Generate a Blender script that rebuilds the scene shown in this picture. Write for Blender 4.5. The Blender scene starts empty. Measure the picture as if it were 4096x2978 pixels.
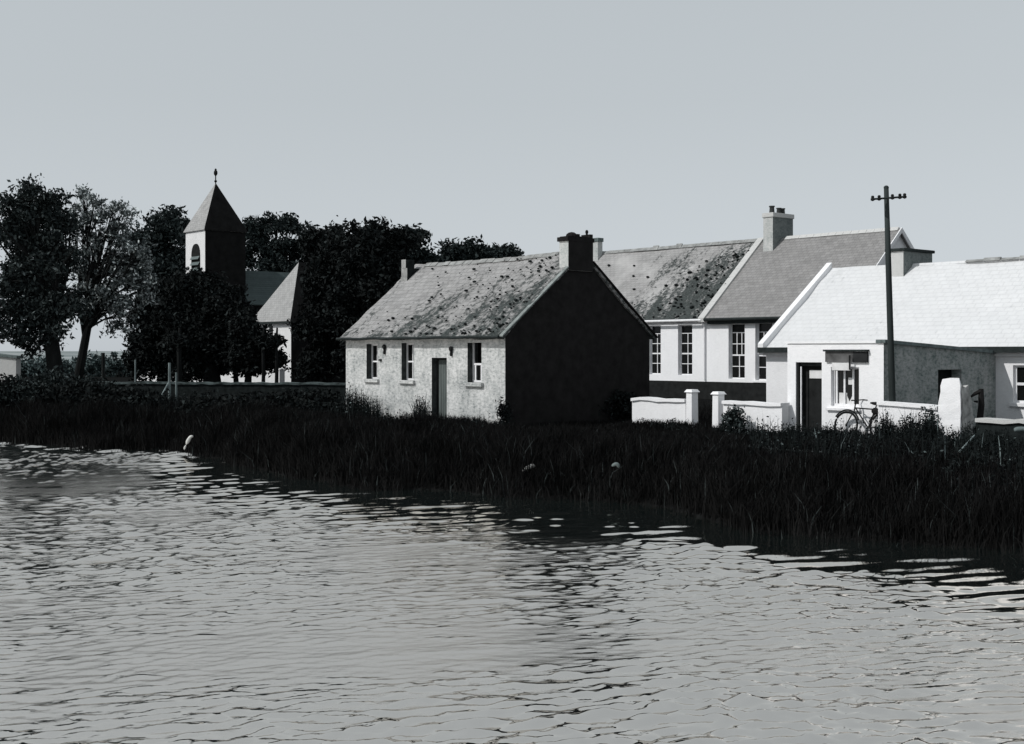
import bpy, math, random
import numpy as np
from mathutils import Vector
random.seed(7); rng = np.random.default_rng(11)
S = bpy.context.scene; COL = S.collection
F = 5200.0; CX = 2048.0; HY = 1410.0; EYE = 2.26; WATER = -1.04   # lens of the photo in photo pixels
UX, UY = .655, -.7556          # direction of the house fronts (to the right, nearer)
VX, VY = .7556, .655           # direction of their depth (to the right, away)
ROT = math.atan2(UY, UX)

# ------------------------------------------------------------------ helpers
def at(px, py, D):
    return Vector(((px-CX)/F*D, D, EYE-(py-HY)/F*D))
def tag(o, label=None, cat=None, group=None, kind=None):
    if label: o['label'] = label
    if cat: o['category'] = cat
    if group: o['group'] = group
    o['kind'] = kind or 'thing' if (label or kind) else o.get('kind', '')
    if not o['kind']: del o['kind']
    return o
def empty(name, loc, rz=0.0):
    o = bpy.data.objects.new(name, None); COL.objects.link(o)
    o.location = loc; o.rotation_euler = (0, 0, rz); o.empty_display_size = .3
    return o
def link(name, me, mat, parent=None, loc=None, rz=None):
    o = bpy.data.objects.new(name, me); COL.objects.link(o)
    for m in (mat if isinstance(mat, (list, tuple)) else [mat]): me.materials.append(m)
    if parent: o.parent = parent
    if loc is not None: o.location = loc
    if rz is not None: o.rotation_euler = (0, 0, rz)
    return o
class MB:
    """collects simple shapes into one mesh"""
    def __init__(s): s.v = []; s.f = []; s.mi = []
    def add(s, vs, fs, mi=0):
        n = len(s.v); s.v += [tuple(v) for v in vs]; s.f += [tuple(i+n for i in f) for f in fs]; s.mi += [mi]*len(fs); return s
    def box(s, x0, x1, y0, y1, z0, z1, mi=0):
        return s.add([(x0,y0,z0),(x1,y0,z0),(x1,y1,z0),(x0,y1,z0),(x0,y0,z1),(x1,y0,z1),(x1,y1,z1),(x0,y1,z1)],
              [(0,3,2,1),(4,5,6,7),(0,1,5,4),(1,2,6,5),(2,3,7,6),(3,0,4,7)], mi)
    def taper(s, x0, x1, y0, y1, z0, z1, d, mi=0):
        return s.add([(x0,y0,z0),(x1,y0,z0),(x1,y1,z0),(x0,y1,z0),(x0+d,y0+d,z1),(x1-d,y0+d,z1),(x1-d,y1-d,z1),(x0+d,y1-d,z1)],
              [(0,3,2,1),(4,5,6,7),(0,1,5,4),(1,2,6,5),(2,3,7,6),(3,0,4,7)], mi)
    def tube(s, pts, rs, n=8, mi=0):
        pts = [Vector(p) for p in pts]
        if not hasattr(rs, '__len__'): rs = [rs]*len(pts)
        vs = []; fs = []
        for i, p in enumerate(pts):
            t = (pts[min(i+1, len(pts)-1)]-pts[max(i-1, 0)])
            t = t.normalized() if t.length > 1e-6 else Vector((0,0,1))
            a = t.cross(Vector((0,0,1)) if abs(t.z) < .9 else Vector((1,0,0))).normalized(); b = t.cross(a)
            for k in range(n):
                w = 2*math.pi*k/n; vs.append(p+(a*math.cos(w)+b*math.sin(w))*rs[i])
        for i in range(len(pts)-1):
            for k in range(n):
                fs.append((i*n+k, i*n+(k+1)%n, (i+1)*n+(k+1)%n, (i+1)*n+k))
        fs.append(tuple(range(n-1, -1, -1))); m = (len(pts)-1)*n; fs.append(tuple(range(m, m+n)))
        return s.add(vs, fs, mi)
    def ring(s, c, ax1, ax2, R, r, n=28, m=6, a0=0, a1=2*math.pi, mi=0):
        c = Vector(c); ax1 = Vector(ax1).normalized(); ax2 = Vector(ax2).normalized(); full = abs(a1-a0-2*math.pi) < 1e-6
        pts = [c+(ax1*math.cos(a0+(a1-a0)*i/n)+ax2*math.sin(a0+(a1-a0)*i/n))*R for i in range(n+1)]
        return s.tube(pts, r, m, mi)
    def ball(s, c, rx, ry, rz, n=8, m=6, mi=0):
        vs = [(c[0], c[1], c[2]-rz)]; fs = []
        for j in range(1, m):
            th = math.pi*j/m
            for k in range(n):
                w = 2*math.pi*k/n; vs.append((c[0]+rx*math.sin(th)*math.cos(w), c[1]+ry*math.sin(th)*math.sin(w), c[2]-rz*math.cos(th)))
        vs.append((c[0], c[1], c[2]+rz)); top = len(vs)-1
        for k in range(n): fs.append((0, 1+(k+1)%n, 1+k)); fs.append((top, 1+(m-2)*n+k, 1+(m-2)*n+(k+1)%n))
        for j in range(m-2):
            for k in range(n): fs.append((1+j*n+k, 1+j*n+(k+1)%n, 1+(j+1)*n+(k+1)%n, 1+(j+1)*n+k))
        return s.add(vs, fs, mi)
    def lathe(s, c, prof, n=14, mi=0):
        vs = []; fs = []
        for r, z in prof:
            for k in range(n):
                w = 2*math.pi*k/n; vs.append((c[0]+r*math.cos(w), c[1]+r*math.sin(w), c[2]+z))
        for i in range(len(prof)-1):
            for k in range(n): fs.append((i*n+k, i*n+(k+1)%n, (i+1)*n+(k+1)%n, (i+1)*n+k))
        fs.append(tuple(range(n-1, -1, -1))); m = (len(prof)-1)*n; fs.append(tuple(range(m, m+n)))
        return s.add(vs, fs, mi)
    def mesh(s, name, smooth=False):
        me = bpy.data.meshes.new(name); me.from_pydata(s.v, [], s.f); me.update()
        me.polygons.foreach_set('material_index', s.mi)
        if smooth: me.polygons.foreach_set('use_smooth', [True]*len(me.polygons))
        return me
    def build(s, name, mat, parent=None, loc=None, rz=None, smooth=False, bevel=0):
        o = link(name, s.mesh(name, smooth), mat, parent, loc, rz)
        if bevel:
            b = o.modifiers.new('bevel', 'BEVEL'); b.width = bevel; b.segments = 2; b.limit_method = 'ANGLE'
        return o
def np_mesh(name, V, Fc, smooth=False):
    V = np.asarray(V, np.float32); Fc = np.asarray(Fc, np.int32); k = Fc.shape[1]; n = len(Fc)
    me = bpy.data.meshes.new(name)
    me.vertices.add(len(V)); me.vertices.foreach_set('co', V.ravel())
    me.loops.add(n*k); me.loops.foreach_set('vertex_index', Fc.ravel())
    me.polygons.add(n); me.polygons.foreach_set('loop_start', np.arange(0, n*k, k, dtype=np.int32))
    me.update(calc_edges=True)
    if smooth: me.polygons.foreach_set('use_smooth', np.ones(n, bool))
    me.validate(); return me
def vnoise(x, y, seed=0):
    """smooth 2-D value noise, 0..1"""
    x = np.asarray(x, float); y = np.asarray(y, float)
    xi = np.floor(x).astype(np.int64); yi = np.floor(y).astype(np.int64); xf = x-xi; yf = y-yi
    def h(a, b):
        n = (a*374761393 + b*668265263 + seed*982451653) & 0x7fffffff
        n = ((n ^ (n >> 13))*1274126177) & 0x7fffffff
        return ((n ^ (n >> 16)) & 0xffff)/65535.0
    sx = xf*xf*(3-2*xf); sy = yf*yf*(3-2*yf)
    return (h(xi, yi)*(1-sx)+h(xi+1, yi)*sx)*(1-sy)+(h(xi, yi+1)*(1-sx)+h(xi+1, yi+1)*sx)*sy

# ------------------------------------------------------------------ materials
class NT:
    def __init__(s, name):
        s.m = bpy.data.materials.new(name); s.m.use_nodes = True; s.t = s.m.node_tree
        s.b = s.t.nodes['Principled BSDF']; s.co = s.n('ShaderNodeTexCoord').outputs['Object']
    def n(s, ty, **kw):
        nd = s.t.nodes.new(ty)
        for k, v in kw.items(): setattr(nd, k, v)
        return nd
    def l(s, a, b): s.t.links.new(a, b)
    def noise(s, scale, detail=4, rough=.55, stretch=(1,1,1), rot=(0,0,0), off=(0,0,0)):
        mp = s.n('ShaderNodeMapping'); mp.inputs['Scale'].default_value = stretch; mp.inputs['Rotation'].default_value = rot; mp.inputs['Location'].default_value = off
        s.l(s.co, mp.inputs['Vector']); t = s.n('ShaderNodeTexNoise')
        t.inputs['Scale'].default_value = scale; t.inputs['Detail'].default_value = detail; t.inputs['Roughness'].default_value = rough
        s.l(mp.outputs[0], t.inputs['Vector']); return t.outputs['Fac']
    def ramp(s, fac, stops):
        r = s.n('ShaderNodeValToRGB'); e = r.color_ramp.elements
        for i, (p, c) in enumerate(stops):
            if i < 2: el = e[i]; el.position = p
            else: el = e.new(p)
            el.color = (*c, 1) if hasattr(c, '__len__') else (c, c, c, 1)
        s.l(fac, r.inputs[0]); return r.outputs[0]
    def mix(s, a, b, fac, mode='MIX'):
        m = s.n('ShaderNodeMix', data_type='RGBA', blend_type=mode)
        for sock, v in ((m.inputs[6], a), (m.inputs[7], b), (m.inputs[0], fac)):
            if hasattr(v, 'is_output'): s.l(v, sock)
            elif hasattr(v, '__len__'): sock.default_value = (*v, 1)
            else: sock.default_value = v
        return m.outputs[2]
    def math(s, op, a, b=0.0):
        m = s.n('ShaderNodeMath', operation=op)
        for i, v in enumerate((a, b)):
            if hasattr(v, 'is_output'): s.l(v, m.inputs[i])
            else: m.inputs[i].default_value = v
        return m.outputs[0]
    def sep(s):
        x = s.n('ShaderNodeSeparateXYZ'); s.l(s.co, x.inputs[0]); return x.outputs
    def bump(s, h, strength=.4, dist=.02):
        b = s.n('ShaderNodeBump'); b.inputs['Strength'].default_value = strength; b.inputs['Distance'].default_value = dist
        s.l(h, b.inputs['Height']); s.l(b.outputs[0], s.b.inputs['Normal'])
    def done(s, col, rough=.85, spec=.2):
        if hasattr(col, 'is_output'): s.l(col, s.b.inputs['Base Color'])
        else: s.b.inputs['Base Color'].default_value = (*col, 1)
        s.b.inputs['Roughness'].default_value = rough; s.b.inputs['Specular IOR Level'].default_value = spec
        return s.m
def plain(name, c, var=.35, scale=6, rough=.8, bump=.3, bscale=40, spec=.03, stretch=(1,1,1)):
    t = NT(name); n = t.noise(scale, 5, .6, stretch)
    lo = tuple(v*(1-var) for v in c); hi = tuple(v*(1+var) for v in c)
    t.bump(t.noise(bscale, 4, .6, stretch), bump, .01)
    return t.done(t.ramp(n, [(.3, lo), (.7, hi)]), rough, spec)
G = lambda v: (v, v, v)
TEAL = (.055, .082, .082)

def wall_mat(name, white, stain, amount, courses=0, damp=.35):
    """limewashed or rendered wall: uneven coat, stains with their own shapes, dirtier towards its foot"""
    t = NT(name)
    a = t.ramp(t.noise(1.3, 6, .65), [(.35, 0.0), (.72, 1.0)])
    b = t.ramp(t.noise(7, 6, .75, (1,1,1.9)), [(.45, 0.0), (.72, 1.0)])
    c = t.ramp(t.noise(3.0, 4, .6, (2.2, 2.2, .35)), [(.5, 0.0), (.8, 1.0)])
    fac = t.math('MULTIPLY', t.math('ADD', t.math('MULTIPLY', a, .45), t.math('ADD', t.math('MULTIPLY', b, .6), t.math('MULTIPLY', c, .22))), amount)
    col = t.mix(white, stain, fac)
    h = t.noise(22, 6, .65)
    if courses:
        br = t.n('ShaderNodeTexBrick'); br.inputs['Scale'].default_value = courses
        br.inputs['Color1'].default_value = (1,1,1,1); br.inputs['Color2'].default_value = (.82,.82,.82,1); br.inputs['Mortar'].default_value = (.72,.73,.73,1)
        br.inputs['Mortar Size'].default_value = .03; br.inputs['Mortar Smooth'].default_value = .6; br.inputs['Row Height'].default_value = .16; br.inputs['Brick Width'].default_value = .42
        x, y, z = t.sep(); cb = t.n('ShaderNodeCombineXYZ')
        wob = t.math('MULTIPLY', t.noise(2.5, 4, .7), .22)
        t.l(t.math('ADD', x, y), cb.inputs[0]); t.l(t.math('ADD', z, wob), cb.inputs[1]); t.l(cb.outputs[0], br.inputs['Vector'])
        patch = t.ramp(t.noise(1.1, 3, .6, off=(3,1,5)), [(.42, .05), (.66, .6)])
        col = t.mix(col, t.mix(col, br.outputs['Color'], 1.0, 'MULTIPLY'), patch)
    t.bump(h, .5, .02)
    return t.done(col, .9, .15)
def slate_mat(name, c, moss=None, rowh=.2, moss_dir=0.0, moss_lo=.5, moss_hi=.62, grain=1.0, xgrad=None, pale=None, course=.75, var=1.0):
    """coursed slates with lichen and moss; courses run along local x, follow local z"""
    t = NT(name); x, y, z = t.sep()
    cb = t.n('ShaderNodeCombineXYZ'); t.l(x, cb.inputs[0]); t.l(t.math('MULTIPLY', z, 1.5), cb.inputs[1])
    br = t.n('ShaderNodeTexBrick'); br.inputs['Scale'].default_value = 1.0; br.inputs['Row Height'].default_value = rowh; br.inputs['Brick Width'].default_value = .3
    br.inputs['Color1'].default_value = (1,1,1,1); br.inputs['Color2'].default_value = (.8,.8,.8,1); br.inputs['Mortar'].default_value = (.5,.5,.5,1)
    br.inputs['Mortar Size'].default_value = .014; br.inputs['Mortar Smooth'].default_value = .5
    t.l(cb.outputs[0], br.inputs['Vector'])
    base = t.ramp(t.noise(2.2, 6, .7), [(.3, tuple(v*(1-.18*var) for v in c)), (.7, tuple(v*(1+.12*var) for v in c))])
    base = t.mix(base, t.ramp(t.noise(30, 3, .7), [(.3, .78), (.7, 1.15)]), .6*grain, 'MULTIPLY')
    col = t.mix(base, br.outputs['Color'], course, 'MULTIPLY')
    h = t.math('ADD', br.outputs['Fac'], t.math('MULTIPLY', t.noise(14, 4), -.6))
    if pale:
        pl = t.ramp(t.noise(.55, 3, .5, off=pale), [(.45, 0.0), (.62, 1.0)]); col = t.mix(col, tuple(min(v*1.35, .6) for v in c), t.math('MULTIPLY', pl, .6))
    if moss:
        n1 = t.noise(5.5, 6, .78, (1.0, 1.0, 1.0), off=(1,2,0)); n2 = t.noise(.75, 3, .6, (1.5, .5, .5), off=(4,7,2))
        s = t.math('ADD', t.math('MULTIPLY', n1, .6), t.math('MULTIPLY', n2, .42))
        if xgrad: s = t.math('ADD', s, t.math('MULTIPLY', t.math('SUBTRACT', x, xgrad[0]), xgrad[1]))
        if xgrad and len(xgrad) > 2: s = t.math('SUBTRACT', s, t.math('MULTIPLY', t.math('SUBTRACT', z, xgrad[2]), xgrad[3]))
        mk = t.ramp(s, [(moss_lo, 0.0), (moss_hi, 1.0)])
        col = t.mix(col, moss, mk); col = t.mix(col, t.ramp(t.noise(11, 3, .6), [(.35, .35), (.62, 1.0)]), mk, 'MULTIPLY'); h = t.math('ADD', h, t.math('MULTIPLY', mk, -2.0))
    t.bump(h, .5, -.03)
    return t.done(col, .85, .2)

M = {}
M['cottage_wall'] = wall_mat('cottage_limewash', (.66,.66,.65), (.1,.125,.125), 1.15, 1.0)
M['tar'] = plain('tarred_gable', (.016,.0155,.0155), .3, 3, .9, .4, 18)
M['white'] = wall_mat('white_limewash', (.8,.8,.81), (.42,.43,.43), .28)
M['house_white'] = wall_mat('house_limewash', (.78,.78,.79), (.36,.37,.37), .3)
M['shop_render'] = wall_mat('grey_cement_render', (.36,.37,.365), (.06,.095,.09), 1.25)
M['white_roof'] = slate_mat('limewashed_slates', (.6,.605,.61), (.46,.48,.48), .2, grain=.2, course=.12, var=.3, moss_lo=.6, moss_hi=.9)
M['cottage_roof'] = slate_mat('mossy_slates', (.3,.297,.294), (.055,.066,.064), .2, moss_lo=.512, moss_hi=.585, xgrad=(4.6, .014, 4.1, .035))
M['school_roof_old'] = slate_mat('old_school_slates', (.31,.306,.302), (.06,.07,.068), .2, moss_lo=.525, moss_hi=.60, xgrad=(6.6, .026, 5.8, .03), pale=(2,3,1))
M['school_roof'] = slate_mat('new_school_slates', (.255,.25,.246), None, .2, grain=1.4)
M['church_roof'] = slate_mat('church_slates', (.36,.36,.355), (.16,.18,.18), .25, moss_lo=.6, moss_hi=.72)
M['church_dark_roof'] = slate_mat('dark_church_slates', (.06,.08,.08), None, .25)
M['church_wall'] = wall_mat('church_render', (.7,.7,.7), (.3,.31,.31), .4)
M['church_shade'] = plain('shaded_church_side', (.011,.011,.011), .3, 2, .9)  # near-black copy for church walls and roofs, shade put into the colour
M['wood_dark'] = plain('dark_timber', (.022,.024,.024), .4, 5, .7, .4, 30, stretch=(1,1,.15))
M['gutter'] = plain('iron_gutter', (.025,.03,.03), .3, 8, .6)
M['trim'] = plain('white_paint', (.72,.72,.73), .08, 6, .5)
M['door_grey'] = plain('weathered_door', (.1,.115,.112), .35, 4, .7, .4, 25, stretch=(3,3,.2))
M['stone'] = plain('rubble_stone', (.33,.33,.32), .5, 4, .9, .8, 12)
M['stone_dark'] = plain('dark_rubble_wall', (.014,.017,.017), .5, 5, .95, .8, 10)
M['cap'] = plain('stone_cap', (.12,.145,.145), .4, 6, .9, .5)
M['wall_top'] = plain('mossy_wall_top', (.06,.075,.075), .8, 2.5, .95, .5)
M['shade_reveal'] = plain('shaded_reveal', (.06,.065,.065), .5, 5, .95, .6, 14)  # cottage reveals coloured dark to stand in for the shade inside the openings
M['ridge'] = plain('grey_ridge_tile', (.24,.245,.24), .35, 4, .9)
M['verge'] = plain('mortar_verge', (.2,.22,.215), .4, 5, .9)
M['chim'] = wall_mat('chimney_render', (.5,.5,.49), (.12,.17,.165), .8)
M['pot'] = plain('clay_pot', (.045,.048,.048), .3, 6, .8)
M['chim_shade'] = wall_mat('shaded_chimney_side', (.2,.215,.21), (.05,.07,.07), 1.1)  # darker copy for the right faces of chimneys, their shade painted in
M['coping'] = wall_mat('coping_limewash', (.5,.5,.49), (.3,.31,.3), .5)
M['pole'] = plain('creosoted_pole', (.028,.034,.034), .4, 3, .85, .5, 20, stretch=(1,1,.1))
M['pale_wood'] = plain('bleached_wood', (.17,.205,.205), .4, 5, .85, .4, 20, stretch=(1,1,.2))
M['metal_black'] = plain('black_enamel', (.015,.016,.016), .3, 8, .5)
M['rubber'] = plain('tyre_rubber', (.016,.016,.016), .3, 10, .9)
M['signboard'] = plain('faded_signboard', (.1,.1,.1), .45, 3, .8, .2, 20)
M['sign_dark'] = plain('dark_sign_panel', (.025,.026,.027), .3, 4, .7)
M['pale_stone'] = plain('pale_boulder', (.5,.5,.48), .25, 5, .9, .6, 8)
M['bark'] = plain('dark_bark', (.012,.013,.013), .4, 4, .95, .8, 10, stretch=(1,1,.25))
M['curtain'] = plain('white_curtain', (.62,.62,.62), .1, 4, .9)
M['plinth'] = plain('tarred_plinth', (.017,.018,.018), .3, 4, .9)
t = NT('window_glass'); M['glass'] = t.done((.006,.0065,.0065), .15, .25)

def leaf_mat(name, c, hi, rough=.75, p=(.8, 1.0)):
    t = NT(name); g = t.n('ShaderNodeNewGeometry')
    a = t.ramp(g.outputs['Random Per Island'], [(0.0, tuple(v*.55 for v in c)), (p[0], tuple(v*1.25 for v in c)), (p[1], hi)])
    b = t.ramp(t.noise(.9, 3, .6), [(.35, .6), (.68, 1.35)])
    return t.done(t.mix(a, b, .8, 'MULTIPLY'), rough, .02)
M['leaf'] = leaf_mat('oak_leaves', (.021,.027,.027), (.1,.12,.12))
M['leaf_light'] = leaf_mat('ash_leaves', (.08,.095,.095), (.55,.6,.6), p=(.5, 1.0))
M['leaf_far'] = leaf_mat('distant_leaves', (.022,.029,.029), (.06,.075,.074))
M['yew'] = leaf_mat('yew_needles', (.012,.014,.014), (.028,.035,.035))
M['grass'] = leaf_mat('bank_grass', (.0095,.0095,.0095), (.05,.06,.06), .95, (.96, 1.0))
M['weed'] = leaf_mat('tall_weeds', (.013,.016,.016), (.22,.27,.27), .9, (.975, 1.0))
M['shrub'] = leaf_mat('shrub_leaves', (.026,.034,.034), (.16,.19,.19))
M['hedge'] = leaf_mat('hedge_leaves', (.07,.095,.095), (.2,.24,.24))
t = NT('earth')
M['ground'] = t.done(t.ramp(t.noise(1.5, 6, .7), [(.3, (.007,.007,.007)), (.75, (.014,.015,.015))]), .95, .0)
t = NT('road_gravel'); M['road'] = t.done(t.ramp(t.noise(3, 6, .7), [(.35, (.05,.06,.06)), (.7, (.2,.22,.22))]), .95, .1)
t = NT('pasture'); M['pasture'] = t.done(t.ramp(t.noise(.05, 5, .6), [(.35, (.12,.15,.15)), (.65, (.3,.32,.32))]), .95, .1)

# ------------------------------------------------------------------ terrain and water
SHORE = np.array([(-400,60),(-60,52),(-30,50),(-19.3,48.6),(-17,45.6),(-14,44.6),(-11.7,44.3),(-9.6,40.5),(-7.4,36.7),(-5.6,33.8),(-3.3,31.4),(0,30.0),(2.0,29.2),(3.0,27.6),(3.6,26.2),(4.2,24.4),(5.5,23.4),(9,21.3),(14,18.6),(30,11),(60,4),(400,-120)], float)
def shore_s(X, Y):
    wob = (vnoise(np.asarray(X)*.55, np.asarray(Y)*.55, 3)-.5)*1.1
    return (Y-np.interp(X, SHORE[:,0], SHORE[:,1]))*.72 + wob
def ground_z(X, Y):
    s = shore_s(X, Y)
    k = np.clip(s/4.2, 0, 1); k = 1-(1-k)**2.2
    land = WATER - .03 + (1.07)*k + (vnoise(np.asarray(X)*.35, np.asarray(Y)*.35, 5)-.5)*.16*k
    return np.where(s > 0, land, np.maximum(WATER-.03+s*.4, -2.6))
def axis(parts):
    out = []
    for a, b, st in parts: out += list(np.arange(a, b, st))
    return np.array(out+[parts[-1][1]])
def sheet(name, xs, ys, zf, mat):
    X, Y = np.meshgrid(xs, ys); Z = zf(X, Y); nx = len(xs); ny = len(ys)
    V = np.stack([X.ravel(), Y.ravel(), Z.ravel()], 1)
    i = (np.arange(ny-1)[:,None]*nx+np.arange(nx-1)[None,:]).ravel()
    o = link(name, np_mesh(name, V, np.stack([i, i+1, i+nx+1, i+nx], 1), True), mat)
    return o
gx = axis([(-900,-100,80),(-100,-30,5),(-30,30,.4),(30,100,5),(100,900,80)])
gy = axis([(-40,10,5),(10,60,.4),(60,140,4),(140,900,40)])
tag(sheet('ground', gx, gy, ground_z, M['ground']), kind='structure')

# wave field: many short crested wavelets running down the wind
NW = 64
lam = np.concatenate([np.exp(rng.uniform(math.log(.13), math.log(.32), 36)), np.exp(rng.uniform(math.log(.42), math.log(1.2), 28))])
ang = np.radians(117+rng.normal(0, 23, NW)); ph = rng.uniform(0, 2*math.pi, NW)
slope = np.where(lam < .4, .021, .014)
def shelter(s, X):
    k = np.clip((-s-4.3+4.2*np.clip((-9.0-X)/3, 0, 1))/1.5, 0, 1); return k*k*(3-2*k)
def water_z(X, Y):
    s = shore_s(X, Y)
    shel = shelter(s, X)                  # small ripples die out in the lee of the bank
    patch = .12+.95*vnoise(X*.35+3, Y*.22, 8)+.85*vnoise(X*1.7, Y*2.6, 9)
    west = 1+3.6*np.clip((-8-X)/4, 0, 1)*np.clip((Y-30)/6, 0, 1)
    Z = np.zeros_like(X)
    for i in range(NW):
        k = 2*math.pi/lam[i]; p = k*(math.cos(ang[i])*X+math.sin(ang[i])*Y)+ph[i]
        a = slope[i]/k
        amp = a*(patch*(.1+.9*shel) if lam[i] < .4 else (.5+.6*patch)*(.95-.55*shel))*west
        # local resolution fade so far waves are not aliased
        Z += amp*(np.sin(p)+.22*np.sin(2*p+.6))
    return WATER+Z*np.clip((75-np.hypot(X, Y))/20, 0, 1)
M['water'] = None
t = NT('lake_water')
ra = t.n('ShaderNodeAttribute'); ra.attribute_name = 'ruffle'          # wind-ruffled water is micro-rough, the lee of the bank smooth
fine = t.math('ADD', t.noise(5.5, 2, .5, (.75, 1.9, 1), (0,0,math.radians(27))), t.math('MULTIPLY', t.noise(13, 2, .5, (.7, 1.9, 1), (0,0,math.radians(20))), .45))
t.bump(t.math('MULTIPLY', fine, t.math('ADD', t.math('MULTIPLY', ra.outputs['Fac'], .95), .05)), .3, .02)
t.b.inputs['IOR'].default_value = 4.4
M['water'] = t.done((.01,.016,.016), .05, 1.0)
t.b.inputs['Specular Tint'].default_value = (1,.95,.89,1)
mr = t.n('ShaderNodeMapRange'); mr.inputs['To Min'].default_value = .03; mr.inputs['To Max'].default_value = .29
t.l(ra.outputs['Fac'], mr.inputs['Value']); t.l(mr.outputs[0], t.b.inputs['Roughness'])
wx = axis([(-900,-60,60),(-60,-20,.8),(-20,-9,.1),(-9,12,.045),(12,24,.12),(24,60,1.2),(60,900,60)])
wy = axis([(-60,4,4),(4,9,.15),(9,18,.034),(18,30,.055),(30,52,.11),(52,60,1.0)])
# single wavelets: short smooth crests whose far faces mirror the dark bank
PK = []
rp = np.random.default_rng(123)
while len(PK) < 12000:
    D_ = 10+22*rp.random()**1.25; x_ = (rp.random()-.5)*(.86*D_+3); s1 = float(shore_s(x_, D_))
    if s1 > -3.0: continue
    dn = float(vnoise(x_*.45+7, D_*.42, 31)); d2 = float(vnoise(x_*.13, D_*.13, 32))
    if rp.random() > (max(dn-.12, 0)*1.6)**1.3*(.3+1.0*d2)*(.45 if D_ > 20 and x_ < 2 else 1): continue
    big = rp.random()
    L_ = (.055+.14*rp.random()**2.2)*(1 if big < .96 else 2.4); w_ = (.03+.022*rp.random())*(1 if big < .96 else 1.35)*(1+.03*max(D_-14, 0))
    PK.append((x_, D_, math.radians(rp.normal(15, 7)), L_*(1+.012*D_), w_, rp.uniform(.07, .17)))
def wavelets(xs, ys):
    H = np.zeros((len(ys), len(xs))); C = np.zeros_like(H)
    for x_, D_, a_, L_, w_, sl in PK:
        i0, i1 = np.searchsorted(xs, (x_-2.6*L_, x_+2.6*L_)); ry = 2.6*(L_*abs(math.sin(a_))+w_); j0, j1 = np.searchsorted(ys, (D_-ry, D_+ry))
        if i1-i0 < 2 or j1-j0 < 2: continue
        dx = xs[None, i0:i1]-x_; dy = ys[j0:j1, None]-D_; u_ = dx*math.cos(a_)+dy*math.sin(a_); v_ = -dx*math.sin(a_)+dy*math.cos(a_)
        g_ = np.exp(-(u_/L_)**4*.5-(v_/w_)**2*.5); H[j0:j1, i0:i1] += sl*w_*1.6*g_; C[j0:j1, i0:i1] = np.maximum(C[j0:j1, i0:i1], np.exp(-(u_/L_)**4*.5-((v_-w_*.8)/(w_*.8))**2*.5))
    return H, C
WH, WC = wavelets(wx, wy)
wo_ = tag(sheet('water', wx, wy, lambda X, Y: water_z(X, Y)+WH, M['water']), kind='structure')
XX, YY = np.meshgrid(wx, wy); wat = wo_.data.attributes.new('ruffle', 'FLOAT', 'POINT')
wat.data.foreach_set('value', (shelter(shore_s(XX, YY)+(vnoise(XX*.5, YY*.9, 44)-.5)*2, XX)*(.8+.2*vnoise(XX*.12, YY*.2, 45))*(1-.97*np.clip(WC*1.5-.2, 0, 1))*(1-.65*np.clip((-8-XX)/4, 0, 1)*np.clip((YY-30)/6, 0, 1))).ravel().astype(np.float32))

# ------------------------------------------------------------------ building helpers
class House:
    def __init__(s, name, O, L, W, label, cat, rot=ROT):
        s.O = O; s.L = L; s.W = W
        s.root = tag(empty(name, (O[0], O[1], 0), rot), label, cat)
    def front(s, px, py, off=0.0):
        """photo pixel -> (x, z) on the front plane shifted by off in depth"""
        ox = s.O[0]+VX*off; oy = s.O[1]+VY*off; k = (px-CX)/F
        tt = (k*oy-ox)/(UX-k*UY); D = oy+UY*tt
        return tt, EYE-(py-HY)/F*D
    def side(s, px, py, xo):
        ox = s.O[0]+UX*xo; oy = s.O[1]+UY*xo; k = (px-CX)/F
        tt = (k*oy-ox)/(VX-k*VY); D = oy+VY*tt
        return tt, EYE-(py-HY)/F*D
def holed(mb, x0, x1, z0, z1, holes, y=0.0, th=.35, mi=0, rmi=None):
    """wall face in the x-z plane with reveals round its openings"""
    xs = sorted({x0, x1, *[h[0] for h in holes], *[h[1] for h in holes]}); zs = sorted({z0, z1, *[h[2] for h in holes], *[h[3] for h in holes]})
    hole = lambda a, b: any(h[0]-1e-6 <= a and b[0] <= h[1]+1e-6 and h[2]-1e-6 <= b[1] and b[2] <= h[3]+1e-6 for h in holes)
    def ish(i, j):
        cx = (xs[i]+xs[i+1])/2; cz = (zs[j]+zs[j+1])/2
        return any(h[0] < cx < h[1] and h[2] < cz < h[3] for h in holes)
    for i in range(len(xs)-1):
        for j in range(len(zs)-1):
            if not ish(i, j):
                mb.add([(xs[i],y,zs[j]),(xs[i+1],y,zs[j]),(xs[i+1],y,zs[j+1]),(xs[i],y,zs[j+1])], [(0,1,2,3)], mi)
    if rmi is not None: mi = rmi
    for a, b, c, d in [h[:4] for h in holes]:
        mb.add([(a,y,c),(a,y+th,c),(a,y+th,d),(a,y,d)], [(0,3,2,1)], mi); mb.add([(b,y,c),(b,y+th,c),(b,y+th,d),(b,y,d)], [(0,1,2,3)], mi)
        mb.add([(a,y,d),(b,y,d),(b,y+th,d),(a,y+th,d)], [(0,3,2,1)], mi); mb.add([(a,y,c),(b,y,c),(b,y+th,c),(a,y+th,c)], [(0,1,2,3)], mi)
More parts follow.
